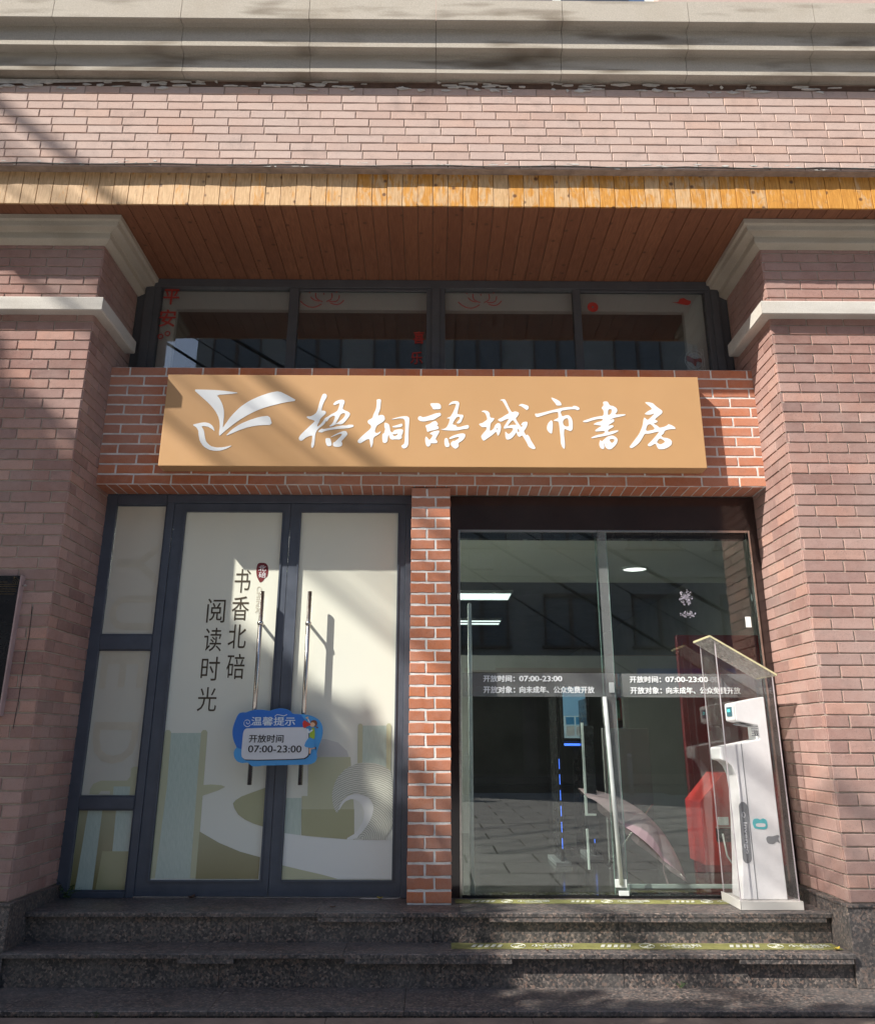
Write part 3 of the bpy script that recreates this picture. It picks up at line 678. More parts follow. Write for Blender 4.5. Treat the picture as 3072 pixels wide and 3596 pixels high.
glyph('sign_character', cC, [(82,332),(135,315),(190,330),(218,365),(222,430),(295,437),(270,480),(235,510),(225,560),(218,635),(250,625),(285,590),(300,545),(340,512),(380,520),(395,570),(385,640),(360,700),(342,712),(325,660),(312,648),(270,690),(200,740),(130,788),(110,780),(80,720),(110,680),(165,620),(175,575),(100,578),(70,555),(48,525),(100,515),(165,470),(182,450),(165,390),(140,350)],
  [(325,600),(335,585),(345,605),(332,620)],
  [(375,160),(400,145),(450,142),(475,180),(510,260),(550,335),(572,345),(610,330),(660,345),(673,365),(650,410),(618,440),(650,500),(695,560),(710,583),(730,545),(697,545),(730,500),(780,490),(805,500),(800,550),(770,610),(745,640),(780,705),(800,690),(830,720),(860,790),(900,850),(930,900),(915,920),(870,912),(820,880),(790,810),(750,745),(722,703),(680,732),(650,710),(632,655),(610,690),(570,740),(520,770),(480,770),(465,740),(458,685),(460,640),(490,675),(515,685),(560,650),(585,600),(560,590),(500,592),(440,602),(435,575),(470,520),(520,440),(460,460),(390,497),(335,462),(400,430),(460,390),(522,358),(480,280),(430,190),(410,165)],
  [(585,470),(620,520),(635,542),(560,540),(488,563),(530,510),(560,475)], [(650,590),(680,635),(665,662),(652,645)], [(660,240),(710,212),(770,228),(820,250),(823,285),(795,315),(760,290),(710,255)])
glyph('sign_character', cC, [(1167,112),(1230,135),(1290,165),(1325,200),(1333,240),(1255,242),(1235,205),(1195,160)],
  [(920,365),(960,370),(1100,335),(1280,290),(1400,265),(1510,262),(1515,243),(1560,250),(1600,270),(1615,300),(1580,315),(1545,298),(1450,300),(1310,325),(1340,415),(1400,390),(1450,392),(1490,440),(1505,500),(1505,610),(1475,642),(1420,620),(1375,600),(1368,680),(1380,780),(1385,880),(1375,920),(1340,880),(1320,820),(1318,740),(1305,620),(1290,490),(1240,482),(1200,475),(1240,452),(1285,432),(1282,350),(1265,340),(1180,352),(1060,390),(950,425),(925,400)],
  [(1350,490),(1380,445),(1435,435),(1452,565),(1400,568),(1362,545)], [(1165,470),(1190,480),(1197,540),(1190,620),(1182,682),(1140,660),(1110,620),(1105,580),(1120,520)])
glyph('sign_character', cD, [(425,185),(460,177),(500,182),(515,215),(535,240),(590,250),(640,285),(650,320),(635,355),(610,372),(640,382),(700,378),(775,375),(775,392),(700,412),(600,432),(515,468),(598,450),(600,490),(550,520),(495,555),(580,545),(593,572),(540,600),(500,630),(510,655),(580,635),(660,625),(667,640),(600,675),(500,705),(380,728),(250,752),(243,735),(330,700),(430,680),(458,655),(450,635),(380,640),(310,645),(305,625),(350,590),(412,555),(340,545),(272,535),(320,505),(400,485),(428,462),(415,448),(350,450),(250,475),(170,502),(120,498),(115,480),(160,465),(260,430),(350,410),(430,400),(440,360),(435,315),(402,280),(440,235)],
  [(505,300),(560,297),(565,330),(545,375),(502,395)],
  [(385,772),(405,800),(440,770),(500,720),(570,705),(620,725),(655,765),(645,820),(610,870),(560,915),(520,925),(480,905),(455,870),(450,825),(442,830),(448,905),(430,920),(390,905),(370,860),(370,820)],
  [(522,772),(570,758),(605,768),(600,800),(562,825),(540,800)], [(475,822),(495,845),(480,850)])
glyph('sign_character', cD, [(1072,188),(1140,190),(1200,205),(1240,245),(1300,290),(1345,320),(1348,350),(1330,375),(1280,410),(1225,460),(1280,482),(1260,505),(1205,522),(1270,555),(1305,588),(1380,570),(1430,545),(1440,528),(1500,550),(1545,580),(1555,605),(1480,607),(1410,620),(1378,640),(1370,675),(1325,710),(1360,740),(1420,745),(1470,765),(1497,800),(1490,850),(1440,890),(1370,920),(1290,920),(1265,880),(1250,840),(1228,835),(1190,860),(1150,878),(1120,860),(1125,840),(1180,790),(1250,710),(1302,645),(1240,655),(1140,680),(1072,678),(1030,760),(980,830),(900,890),(868,905),(835,885),(870,840),(930,760),(990,680),(1040,560),(1060,440),(1072,425),(1115,470),(1170,425),(1230,360),(1170,382),(1110,385),(1068,372),(1120,330),(1182,300),(1180,280),(1130,240)],
  [(1115,540),(1170,528),(1245,608),(1085,645)], [(1310,745),(1390,795),(1380,815),(1318,850),(1255,812)])
glyph('bird_logo', cE, [(160,112),(300,114),(500,122),(650,138),(805,160),(700,175),(485,190),(530,240),(570,320),(590,400),(593,470),(585,560),(572,660),(620,590),(700,480),(820,360),(950,272),(1100,205),(1250,155),(1370,135),(1500,200),(1625,270),(1450,295),(1250,345),(1100,390),(950,460),(800,550),(680,640),(600,705),(525,775),(522,720),(535,640),(530,560),(510,490),(460,400),(380,310),(280,220)],
  [(612,770),(700,680),(820,600),(950,545),(1100,497),(1235,483),(1275,613),(1100,617),(950,640),(800,690),(700,735)],
  [(145,610),(230,590),(320,575),(390,590),(440,635),(465,708),(420,670),(370,640),(320,630),(272,630),(310,690),(322,780),(340,850),(400,910),(480,933),(580,930),(715,900),(640,945),(550,975),(460,980),(380,965),(300,915),(250,840),(235,760),(230,690),(200,645)])

# ================================================================== LEFT DOORS
YD = .66
dd = thing('double_door', 'dark blue grey double door with pale printed film and long steel pull handles', 'door', (-.975, YD, ZL))
Z = lambda z: z-ZL
def dbx(name, mat, par, x0, x1, y0, y1, z0, z1, bevel=.003): return box(name, mat, par, x0+.975, x1+.975, y0, y1, Z(z0), Z(z1), bevel)
dbx('door_frame', 'frame', dd, -1.84, -.135, -.02, .08, 2.437, 2.4955); dbx('door_frame', 'frame', dd, -1.84, -1.79, -.018, .08, ZL, 2.436); dbx('door_frame', 'frame', dd, -.176, -.137, -.018, .08, ZL, 2.436)
dbx('threshold', 'steel', dd, -1.79, -.176, -.02, .08, ZL, -.022, .001)
def leaf(x0, x1, gx0, gx1, hx, label):
    lf = link('door_leaf', MB().box(x0+.975, gx0+.975, -.006, .05, Z(-.02), Z(2.434)).box(gx1+.975, x1+.975, -.006, .05, Z(-.02), Z(2.434)).box(gx0+.975, gx1+.975, -.006, .05, Z(-.02), Z(.066)).box(gx0+.975, gx1+.975, -.006, .05, Z(2.374), Z(2.434)).mesh('door_leaf', ('frame',)), dd)
    lf['label'] = label
    # beading
    for a, b, c_, d_ in ((gx0-.012, gx0, .06, 2.378), (gx1, gx1+.012, .06, 2.378)): dbx('glazing_bead', 'frame', lf, a, b, -.013, -.0065, c_, d_, .001)
    dbx('glazing_bead', 'frame', lf, gx0, gx1, -.013, -.0065, .056, .066, .001); dbx('glazing_bead', 'frame', lf, gx0, gx1, -.013, -.0065, 2.374, 2.384, .001)
    dbx('printed_film', 'film', lf, gx0, gx1, .010, .016, .066, 2.374, 0)
    hx += .975
    h = MB().tube([(hx, -.09, Z(.61)), (hx, -.09, Z(1.81))], .0145, 14)
    for zz in (1.60, .80): h.ball((hx, -.09, Z(zz)), .021, 14); h.tube([(hx, -.09, Z(zz)), (hx, .009, Z(zz))], .010, 10)
    h.build('pull_handle', 'steel', lf, True)
    return lf
l1 = leaf(-1.788, -.9815, -1.706, -1.036, -1.122, 'left door leaf with the vertical brown writing')
l2 = leaf(-.9785, -.178, -.905, -.232, -.807, 'right door leaf with the printed wave of pages')
g5 = crop(0, 2400, 2.2125, YD+.01); g6 = crop(600, 2400, 1.77, YD+.01); g4 = crop(500, 1700, 1.77, YD+.01)
def pr_(par, lv, mat, pts, c, name='print', lim=None, sm=0):
    p = c(pts)
    if lim: p = [(min(max(x, lim[0]), lim[1]), max(z, .067)) for x, z in p]
    flat(name, mat, par, [[(x+.975, Z(z)) for x, z in p]], .010-lv*.0007, .0004, sm)
La, Lb = (-1.705, -1.037), (-.904, -.233)
0 and pr_(l1, 1, 'mist', [(1600, 560), (1770, 600), (1770, 900), (1720, 1200), (1545, 1145)], g5, 'printed_mist', La)
pr_(l1, 2, 'pages', [(1325, 385), (1565, 385), (1478, 1515), (1205, 1515)], g5, 'printed_pages', La)
pr_(l1, 3, 'olive_pale', [(1283, 375), (1295, 362), (1318, 362), (1332, 378), (1300, 800), (1205, 1515), (1165, 1515)], g5, 'printed_book_cover', La)
pr_(l1, 3, 'olive_pale', [(1565, 378), (1580, 362), (1602, 362), (1614, 378), (1528, 1515), (1478, 1515)], g5, 'printed_book_cover', La)
pr_(l1, 4, 'olive_pale', [(1572, 790), (1640, 785), (1720, 790), (1752, 803), (1700, 830), (1640, 850), (1566, 876)], g5, 'printed_leaf', La)
pr_(l1, 4, 'sand', [(180, 920), (300, 990), (430, 1045), (556, 1080), (545, 1215), (155, 1215)], g6, 'printed_dune', La)
pr_(l1, 5, 'olive', [(388, 745), (405, 725), (440, 703), (500, 680), (590, 648), (575, 890), (520, 873), (460, 845), (420, 815), (396, 775)], g6, 'printed_dune', La)
pr_(l2, 1, 'mist', [(845, 345), (960, 345), (1040, 368), (1095, 420), (1120, 500), (1110, 580), (1080, 620), (850, 620)], g6, 'printed_disc', Lb)
pr_(l2, 2, 'olive_pale', [(858, 457), (1117, 457), (1140, 800), (1140, 972), (1080, 968), (812, 945), (815, 700), (850, 700)], g6, 'printed_book_cover', Lb)
pr_(l2, 3, 'olive', [(812, 782), (1140, 782), (1140, 972), (1080, 968), (812, 945)], g6, 'printed_book_cover', Lb)
pr_(l2, 3, 'pages', [(716, 712), (812, 712), (808, 943), (706, 932)], g6, 'printed_pages', Lb)
pr_(l2, 4, 'pages', [(1190, 262), (1342, 262), (1342, 560), (1190, 560)], g6, 'printed_pages', Lb)
pr_(l2, 5, 'olive_pale', [(1163, 262), (1170, 250), (1185, 250), (1193, 262), (1190, 520), (1160, 520)], g6, 'printed_book_cover', Lb)
pr_(l2, 5, 'olive_pale', [(1340, 262), (1348, 248), (1362, 248), (1370, 262), (1368, 545), (1338, 545)], g6, 'printed_book_cover', Lb)
pr_(l2, 6, 'wave', [(1035, 815), (1008, 760), (1000, 680), (1030, 590), (1090, 525), (1180, 490), (1270, 495), (1340, 520), (1380, 560), (1380, 972), (1145, 972), (1210, 900), (1250, 830), (1262, 760), (1235, 710), (1180, 685), (1110, 685), (1060, 730)], g6, 'printed_wave', Lb, 1)
pr_(l2, 7, 'ribbon', [(1038, 800), (1060, 735), (1110, 690), (1180, 688), (1235, 712), (1262, 765), (1250, 830), (1210, 900), (1145, 971), (1083, 968), (1150, 930), (1195, 860), (1205, 800), (1180, 740), (1130, 715), (1080, 735)], g6, 'printed_crest', Lb, 1)
pr_(l2, 7, 'ribbon', [(708, 930), (900, 955), (1080, 968), (1145, 972), (1380, 975), (1380, 1215), (1040, 1215), (950, 1190), (820, 1160), (690, 1130)], g6, 'printed_path', Lb)
pr_(l2, 8, 'olive_pale', [(690, 1130), (820, 1160), (950, 1190), (1040, 1215), (688, 1218)], g6, 'printed_dune', Lb)
# brown vertical writing 书香北碚 / 阅读时光, red seal 北碚, CHINA
for s_, (x0_, y0_, x1_, y1_) in zip('书香北碚阅读时光', ((575, 528, 672, 675), (557, 697, 662, 848), (535, 872, 645, 1022), (525, 1055, 635, 1212), (403, 712, 515, 862), (385, 893, 493, 1040), (367, 1073, 480, 1222), (345, 1262, 462, 1412))):
    (a, zt), (b, _), (c_, zb), (d_, _) = g4([(x0_, y0_), (x1_, y0_), (x0_, y1_), (x1_, y1_)])
    xa = (a+c_)/2
    text('vertical_character', s_, 'text_dark', l1, (xa+.975, .0085, Z(zb)), (1, 0, 0), (0, 0, 1), (b-a), zt-zb, (0, -1, 0), bold=-.006)
sl_ = g4([(715, 500), (728, 489), (765, 490), (782, 508), (784, 545), (778, 575), (762, 585), (748, 605), (732, 613), (722, 596), (712, 575), (708, 540)])
flat('seal', 'maroon', l1, [[(x+.975, Z(z)) for x, z in sl_]], .0085, .0004, 1)
for s_, y0_, y1_ in (('北', 505, 543), ('碚', 548, 582)):
    (a, zt), (b, zb) = g4([(725, y0_), (768, y1_)])
    text('seal_character', s_, 'white_acrylic', l1, (a+.975, .0078, Z(zb)), (1, 0, 0), (0, 0, 1), b-a, zt-zb, (0, -1, 0), bold=-.004)
(a, zt), (b, zb) = g4([(706, 636), (752, 800)])
text('small_lettering', 'CHINA', 'text_pale', l1, (a+.975+.008, .0085, Z(zt)), (0, 0, -1), (1, 0, 0), zt-zb, .032, (0, -1, 0), bold=-.01)

# sidelight
sd = thing('sidelight_window', 'tall narrow dark framed window in three panes with beige lettered film left of the double door', 'window', (-2.0, YD, ZL))
def sbx(name, mat, x0, x1, y0, y1, z0, z1, bevel=.003): return box(name, mat, sd, x0+2, x1+2, y0, y1, Z(z0), Z(z1), bevel)
sbx('window_frame', 'frame', -2.262, -2.187, -.022, .08, ZL, 2.4955); sbx('window_frame', 'frame', -1.846, -1.8415, -.02, .08, ZL, 2.4955)
for a, b in ((2.421, 2.495), (1.436, 1.528), (.465, .535), (ZL, .004)): sbx('window_frame', 'frame', -2.186, -1.847, -.02, .08, a, b)
for a, b in ((2.412, 2.420), (1.5285, 1.537), (1.427, 1.4355), (.5355, .544), (.456, .4645), (.0045, .013)): sbx('glazing_bead', 'frame', -2.186, -1.847, -.010, -.002, a, b, .001)
for a, b in ((1.529, 2.420), (.536, 1.435), (.0045, .464)): sbx('printed_film', 'film_side', -2.186, -1.847, .004, .010, a, b, 0)
f3 = crop(0, 1700, 2.2125, YD+.004)
def sl_text(s_, x0_, y0_, x1_, y1_, c, mat='text_pale'):
    (a, zt), (b, zb) = c([(x0_, y0_), (x1_, y1_)])
    text('film_letter', s_, mat, sd, (a+2, .0035, Z(zt)), (0, 0, -1), (1, 0, 0), zt-zb, b-a, (0, -1, 0), bold=.012)
sl_text('Y', 925, 465, 1210, 770, f3); sl_text('U', 868, 865, 1180, 1135, f3); sl_text('E', 800, 1320, 1110, 1590, f3)
sl_text('D', 740, 300, 1055, 625, g5); 
def spr(mat, pts, lv, name):
    p = [(min(max(x, -2.185), -1.848), z) for x, z in g5(pts)]; flat(name, mat, sd, [[(x+2, Z(z)) for x, z in p]], .0037-lv*.0006, .0004)
spr('olive_pale', [(700, 862), (705, 820), (730, 780), (790, 755), (990, 755), (1020, 720), (1022, 660), (1045, 646), (1080, 646), (1066, 868)], 1, 'printed_letter')
spr('film_side', [(770, 862), (790, 835), (860, 835), (860, 862)], 2, 'printed_letter')
spr('pages', [(888, 800), (1018, 800), (1010, 868), (885, 868)], 3, 'printed_pages')
spr('sand', [(612, 985), (1035, 985), (1003, 1305), (975, 1615), (542, 1615)], 1, 'printed_book_cover')
spr('pages', [(690, 985), (800, 985), (720, 1618), (585, 1618)], 2, 'printed_pages')
spr('pages', [(908, 985), (1035, 985), (1003, 1303), (878, 1303)], 2, 'printed_pages')
spr('olive', [(800, 1303), (1003, 1303), (975, 1615), (745, 1615)], 2, 'printed_book_cover')

# blue notice hung on both pull handles
YN = .545
gn = crop(800, 2460, 5.057, YN)
nb = thing('hanging_notice', 'blue cloud shaped notice board with opening hours hung across the two door handles', 'sign', (-.97, YN, .72))
def nf(name, mat, pts, lv, sm=1, th=.0006):
    flat(name, mat, nb, [[(x+.97, z-.72) for x, z in gn(pts)]], -lv*.0008-th, th, sm)
blob = [(88, 560), (100, 470), (130, 380), (170, 280), (210, 225), (260, 210), (330, 212), (400, 185), (500, 162), (620, 162), (755, 185), (830, 155), (930, 138), (1030, 148), (1110, 180), (1160, 240), (1260, 240), (1400, 250), (1520, 280), (1620, 340), (1680, 430), (1692, 560), (1670, 680), (1620, 800), (1580, 930), (1590, 1010), (1560, 1090), (1460, 1140), (1200, 1142), (850, 1150), (620, 1155), (540, 1170), (450, 1170), (400, 1140), (365, 1100), (250, 1112), (170, 1080), (120, 1010), (112, 930), (130, 870), (165, 830), (120, 740), (95, 650)]
me_ = nf('board', 'sky_blue', blob, 0, 1, .008)
nf('dark_cloud', 'blue', [(92, 560), (104, 470), (134, 380), (174, 283), (214, 230), (262, 215), (330, 216), (400, 190), (500, 167), (620, 167), (755, 190), (830, 160), (930, 143), (1030, 153), (1108, 184), (1158, 244), (1300, 246), (1380, 300), (1400, 500), (1300, 700), (900, 900), (300, 870), (200, 850), (165, 822), (124, 740), (99, 650)], 9.5+1)
panel = [(350, 492), (1335, 472), (1400, 490), (1440, 560), (1440, 900), (1430, 980), (1340, 1035), (330, 1055), (260, 1010), (248, 940), (278, 590), (300, 520)]
nf('panel_shadow', 'text_black', [(x+12, y+16) for x, y in panel], 12, 1); nf('white_panel', 'pearl', panel, 14, 1, .0012)
def ntext(s_, x0_, y0_, x1_, y1_, mat, lv, bold):
    (a, zt), (b, zb) = gn([(x0_, y0_), (x1_, y1_)])
    text('lettering', s_, mat, nb, (a+.97, -lv*.0008, zb-.72), (1, 0, 0), (0, 0, 1), b-a, zt-zb, (0, -1, 0), bold=bold)
ntext('开放时间', 390, 605, 995, 750, 'text_black', 17, .016); ntext('07:00-23:00', 375, 795, 1312, 925, 'text_black', 17, .012)
ntext('温馨提示', 430, 290, 1200, 448, 'blue_white', 13, .014)
sw_ = MB()
pts = [(420, 410), (400, 450), (350, 470), (300, 440), (295, 390), (320, 350), (370, 345), (400, 370), (390, 410), (355, 420), (335, 395), (352, 380)]
sw_.tube([(x+.97, -.011, z-.72) for x, z in gn(chaikin(pts, 1)[:-2])], .0022, 5); sw_.tube([(x+.97, -.011, z-.72) for x, z in gn([(840, 285), (880, 250), (950, 262), (1000, 275), (1060, 250)])], .0025, 5)
sw_.build('swirl', 'blue_white', nb)
nf('bright_corner', 'sky_blue', [(1300, 250), (1500, 280), (1610, 345), (1672, 430), (1682, 560), (1660, 680), (1612, 795), (1540, 770), (1450, 700), (1400, 480), (1380, 350)], 11.5)
# the printed girl with a megaphone
nf('girl_skirt', 'sky_blue', [(1450, 655), (1540, 690), (1545, 840), (1480, 842), (1360, 820), (1390, 730)], 19); nf('girl_vest', 'green_p', [(1500, 490), (1540, 480), (1555, 560), (1550, 670), (1530, 685), (1450, 645), (1470, 560)], 20)
nf('girl_sleeve', 'blue_white', [(1410, 500), (1440, 500), (1450, 550), (1510, 510), (1520, 530), (1460, 580), (1420, 582)], 21); nf('girl_sleeve', 'blue_white', [(1420, 330), (1440, 320), (1475, 400), (1455, 405)], 19)
nf('girl_hand', 'skin', [(1385, 290), (1400, 300), (1440, 285), (1435, 320), (1415, 332), (1395, 318)], 20); nf('girl_leg', 'skin', [(1450, 842), (1485, 842), (1475, 950), (1450, 960)], 18.5); nf('girl_leg', 'skin', [(1490, 842), (1560, 830), (1570, 845), (1490, 870)], 18.5)
nf('girl_shoe', 'text_black', [(1445, 945), (1475, 940), (1470, 965), (1430, 968)], 20); nf('girl_shoe', 'text_black', [(1555, 825), (1575, 825), (1570, 890), (1555, 860)], 20)
nf('girl_hair', 'hair', [(1475, 385), (1490, 360), (1530, 347), (1575, 358), (1595, 395), (1590, 430), (1560, 460), (1615, 475), (1600, 500), (1560, 465), (1520, 440), (1480, 400)], 20); nf('girl_face', 'skin', [(1470, 410), (1500, 385), (1540, 395), (1560, 430), (1540, 460), (1500, 475), (1472, 455), (1465, 430)], 21)
nf('megaphone', 'red_p', [(1345, 370), (1380, 350), (1400, 372), (1478, 415), (1478, 435), (1400, 470), (1380, 490), (1350, 480), (1335, 420)], 22)

# ================================================================== RIGHT GLASS ENTRANCE
YE = .66
ge = thing('glass_entrance', 'frameless glass sliding entrance with white lettered strip and dark header', 'door', (1.2, YE, ZL))
def gbx(name, mat, par, x0, x1, y0, y1, z0, z1, bevel=0): return box(name, mat, par, x0-1.2, x1-1.2, y0, y1, Z(z0), Z(z1), bevel)
gbx('header_panel', 'header', ge, .13, 2.262, 0, .06, 2.256, 2.497)
gbx('side_panel', 'header', ge, .13, .183, 0, .06, ZL, 2.2555); gbx('side_panel', 'header', ge, 2.205, 2.262, 0, .06, ZL, 2.2555)
gbx('trim', 'steel', ge, .184, .197, -.006, .03, ZL, 2.2555, .001); gbx('trim', 'grey_plastic', ge, .198, 1.15, -.006, .03, 2.243, 2.2555, .001); gbx('trim', 'steel', ge, 1.151, 2.19, -.012, .03, 2.240, 2.2555, .001)
gbx('trim', 'steel', ge, 2.191, 2.2045, -.012, .03, ZL, 2.2555, .001)
gbx('track', 'black', ge, .198, 2.19, .031, .10, 2.205, 2.2555)
gbx('threshold', 'black', ge, .198, 2.19, -.01, .14, ZL, -.014)
gp1 = gbx('glass_panel', 'glass', ge, .205, 1.206, .0, .010, -.012, 2.24); gp2 = gbx('glass_panel', 'glass', ge, 1.14, 2.187, .040, .050, -.012, 2.24)
gbx('glass_edge', 'glass_edge', gp1, 1.2065, 1.209, -.0005, .0105, -.012, 2.24); gbx('glass_edge', 'glass_edge', gp2, 1.1365, 1.1395, .0395, .0505, -.012, 2.24)
gbx('edge_seal', 'frost', gp1, 1.146, 1.2055, -.0035, -.001, -.012, 2.24)
gbx('frosted_strip', 'frost', gp1, .206, 1.205, -.004, -.0015, 1.145, 1.295); gbx('frosted_strip', 'frost', gp2, 1.2085, 2.186, .036, .0385, 1.145, 1.295)
for par, x0_, yy in ((gp1, .343, -.0055), (gp2, 1.312, .034)):
    for z_, h_, s_ in ((1.236, .044, '开放时间：'), (1.165, .046, '开放对象：')): text('lettering', s_, 'white_acrylic', par, (x0_-1.2, yy, Z(z_)), (1, 0, 0), (0, 0, 1), .208, h_, (0, -1, 0), bold=.034)
    text('lettering', '07:00-23:00', 'white_acrylic', par, (x0_+.236-1.2, yy, Z(1.240)), (1, 0, 0), (0, 0, 1), .283, .037, (0, -1, 0), bold=.036)
    text('lettering', '向未成年、公众免费开放', 'white_acrylic', par, (x0_+.236-1.2, yy, Z(1.166)), (1, 0, 0), (0, 0, 1), .49, .045, (0, -1, 0), bold=.034)
gbx('lock_plate', 'white_metal', gp1, 1.165, 1.20, -.012, -.0055, 1.17, 1.235, .004)
for a, b, c_, d_ in ((1.13, 1.20, .03, .075), (1.15, 1.21, -.015, .012)): gbx('door_clamp', 'white_metal', gp2, a, b, -.018, -.002, c_, d_, .002)
MB().tube([(1.165-1.2, -.02, Z(.05)), (1.13-1.2, -.02, Z(1.145))], .0135, 12).build('pull_bar', 'white_metal', gp1, True)
# post-it, smudges where a poster was
gbx('paper_note', 'white_plastic', gp2, 2.125, 2.16, .034, .0395, 1.60, 1.67)

rr = random.Random(4); sm = MB()
for i in range(170):
    a = rr.uniform(0, 6.28); q = rr.random(); up = rr.random() < .6
    cx_, cz_ = (1.735+.045*q*math.cos(a), 1.80+.055*q*math.sin(a)) if up else (1.74+.055*q*math.cos(a), 1.685+.025*q*math.sin(a))
    ww = rr.uniform(.0015, .006); hh = rr.uniform(.002, .008); pts = [(cx_-1.2+ww*math.cos(1.047*k_)*rr.uniform(.4, 1.2), Z(cz_)+hh*math.sin(1.047*k_)*rr.uniform(.4, 1.2)) for k_ in range(6)]
    sm.prism(pts, .0375, .0385, 'y')
sm.build('sticker_residue', 'residue', gp2)['kind'] = 'stuff'
# interior structure
for nm, mt, b in (('interior_floor', 'int_floor', (-2.6, 3.2, .74, 20, ZL-.01, ZL)), ('interior_ceiling', 'int_ceil', (-2.6, 3.2, .76, 3.85, 2.45, 2.60)), ('interior_ceiling', 'int_unlit', (-2.6, 3.2, 3.851, 20, 2.76, 2.80)),
                  ('interior_wall', 'int_wall', (-2.65, -2.6, .76, 20, ZL, 2.8)), ('interior_wall', 'int_wall', (3.2, 3.25, .76, 20, ZL, 2.8)), ('interior_wall', 'int_wall', (-2.6, 3.2, 20, 20.05, ZL, 2.8)),
                  ):
    o = box(nm, mt, None, *b); o['kind'] = 'structure'
o = box('ceiling_beam', 'int_ceil', None, -2.59, 3.19, .77, 2.12, 2.425, 2.449); o['kind'] = 'structure'
for (x0_, x1_, y0_, y1_, lab) in ((-.1, 1.06, 6.25, 6.82, 'wide white ceiling light panel nearest the glass door'), (-.1, 1.13, 8.95, 9.5, 'double tube ceiling light panel behind the first one'), (-.1, 1.12, 17.6, 18.6, 'farthest small white ceiling light panel')):
    t = thing('ceiling_light', lab, 'ceiling light', ((x0_+x1_)/2, (y0_+y1_)/2, 2.74), 'ceiling light panels in the reading room')
    hw, hd = (x1_-x0_)/2, (y1_-y0_)/2
    MB().box(-hw-.02, hw+.02, -hd-.02, -hd, -.02, .02).box(-hw-.02, hw+.02, hd, hd+.02, -.02, .02).box(-hw-.02, -hw, -hd, hd, -.02, .02).box(hw, hw+.02, -hd, hd, -.02, .02).build('frame', 'white_metal', t)
    if 'double' in lab:
        box('diffuser', 'lamp', t, -hw, hw, -hd, -.06, -.012, 0); box('diffuser', 'lamp', t, -hw, hw, .06, hd, -.012, 0); box('spine', 'grey_plastic', t, -hw, hw, -.059, .059, -.016, 0)
    else: box('diffuser', 'lamp', t, -hw, hw, -hd, hd, -.012, 0)
for y_, lab in ((1.7, 'added unseen fill panel brightening the lobby, nearest the left double door'), (2.9, 'added unseen fill panel brightening the lobby, farther back behind the left double door')):  # added fill panels, out of view, that brighten the lobby ceiling
    t = thing('ceiling_light', lab, 'ceiling light', (-1.5, y_, 2.42), 'ceiling light panels in the reading room')
    box('diffuser', 'lobby_fill', t, -.6, .6, -.28, .28, -.012, 0); MB().box(-.62, .62, -.3, -.281, -.02, .004).box(-.62, .62, .281, .3, -.02, .004).build('frame', 'white_metal', t)
t = thing('downlight', 'round recessed downlight in the lobby ceiling behind the right glass panel', 'ceiling light', (1.958, 3.05, 2.45))
MB().tube([(.12*math.cos(6.2832*i/24), .12*math.sin(6.2832*i/24), -.006) for i in range(25)], .012, 6).build('trim_ring', 'white_metal', t, True)
MB().tube([(0, 0, -.010), (0, 0, -.002)], .108, 24).build('diffuser', 'down', t)
# back partition of the reading room
bk = thing('doorway_partition', 'dim grey partition with a wide dark doorway at the back of the lobby', 'interior wall', (1.0, 4.6, ZL))
box('post', 'int_wall', bk, -.9, -.55, 0, .12, 0, 1.62); box('post', 'int_wall', bk, 1.1, 2.15, 0, .12, 0, 1.62); box('lintel', 'int_wall', bk, -.9, 2.15, -.003, .123, 1.6205, 1.80)
random.seed(31)
bkc = [('book_red', (.30, .06, .05)), ('book_blue', (.06, .12, .28)), ('book_cream', (.55, .50, .40)), ('book_green', (.08, .20, .12)), ('book_white', (.62, .62, .60)), ('book_dark', (.06, .05, .06))]
for nm, c_ in bkc: M[nm] = plain(nm+'_cover', c_, .6, .1)
for k_, (bx_, by_, lab) in enumerate(((-.35, 5.6, 'wooden bookshelf full of books at the left in the dim room behind the glass'), (2.75, 5.4, 'wooden bookshelf full of books at the right in the dim room behind the glass'))):
    t = thing('bookshelf', lab, 'bookshelf', (bx_, by_, ZL), 'bookshelves in the reading room')
    for x_ in (-.6, .58): box('side', 'wood_dark', t, x_, x_+.02, 0, .3, 0, 1.9)
    for q_ in range(6):
        box('shelf', 'wood_dark', t, -.58, .58, 0, .3, .06+q_*.36, .08+q_*.36)
        if q_ < 5:
            x_ = -.57
            while x_ < .52:
                w_ = random.uniform(.02, .055); h_ = random.uniform(.2, .29)
                if random.random() > .08: box('book', random.choice(bkc)[0], t, x_, x_+w_-.002, random.uniform(.01, .04), .22, .081+q_*.36, .081+q_*.36+h_)
                x_ += w_
    box('back', 'wood_dark', t, -.6, .6, .3, .31, 0, 1.9)
# security gates with dashed blue led strips
for gx, gy, lab in ((1.02, 2.1, 'left slim dark security gate with a dashed blue light strip'), (1.34, 2.5, 'right slim dark security gate with a dashed blue light strip')):
    t = thing('security_gate', lab, 'gate', (gx, gy, ZL), 'security gates inside the glass entrance')
    box('gate_panel', 'black', t, -.012, .012, 0, .42, .03, 1.25, .004); box('gate_foot', 'grey_plastic', t, -.06, .06, -.04, .46, 0, .03, .004)
    for k_ in range(6): box('led_strip', 'led', t, -.0028, .0028, -.004, -.0005, .12+k_*.115, .12+k_*.115+.075)
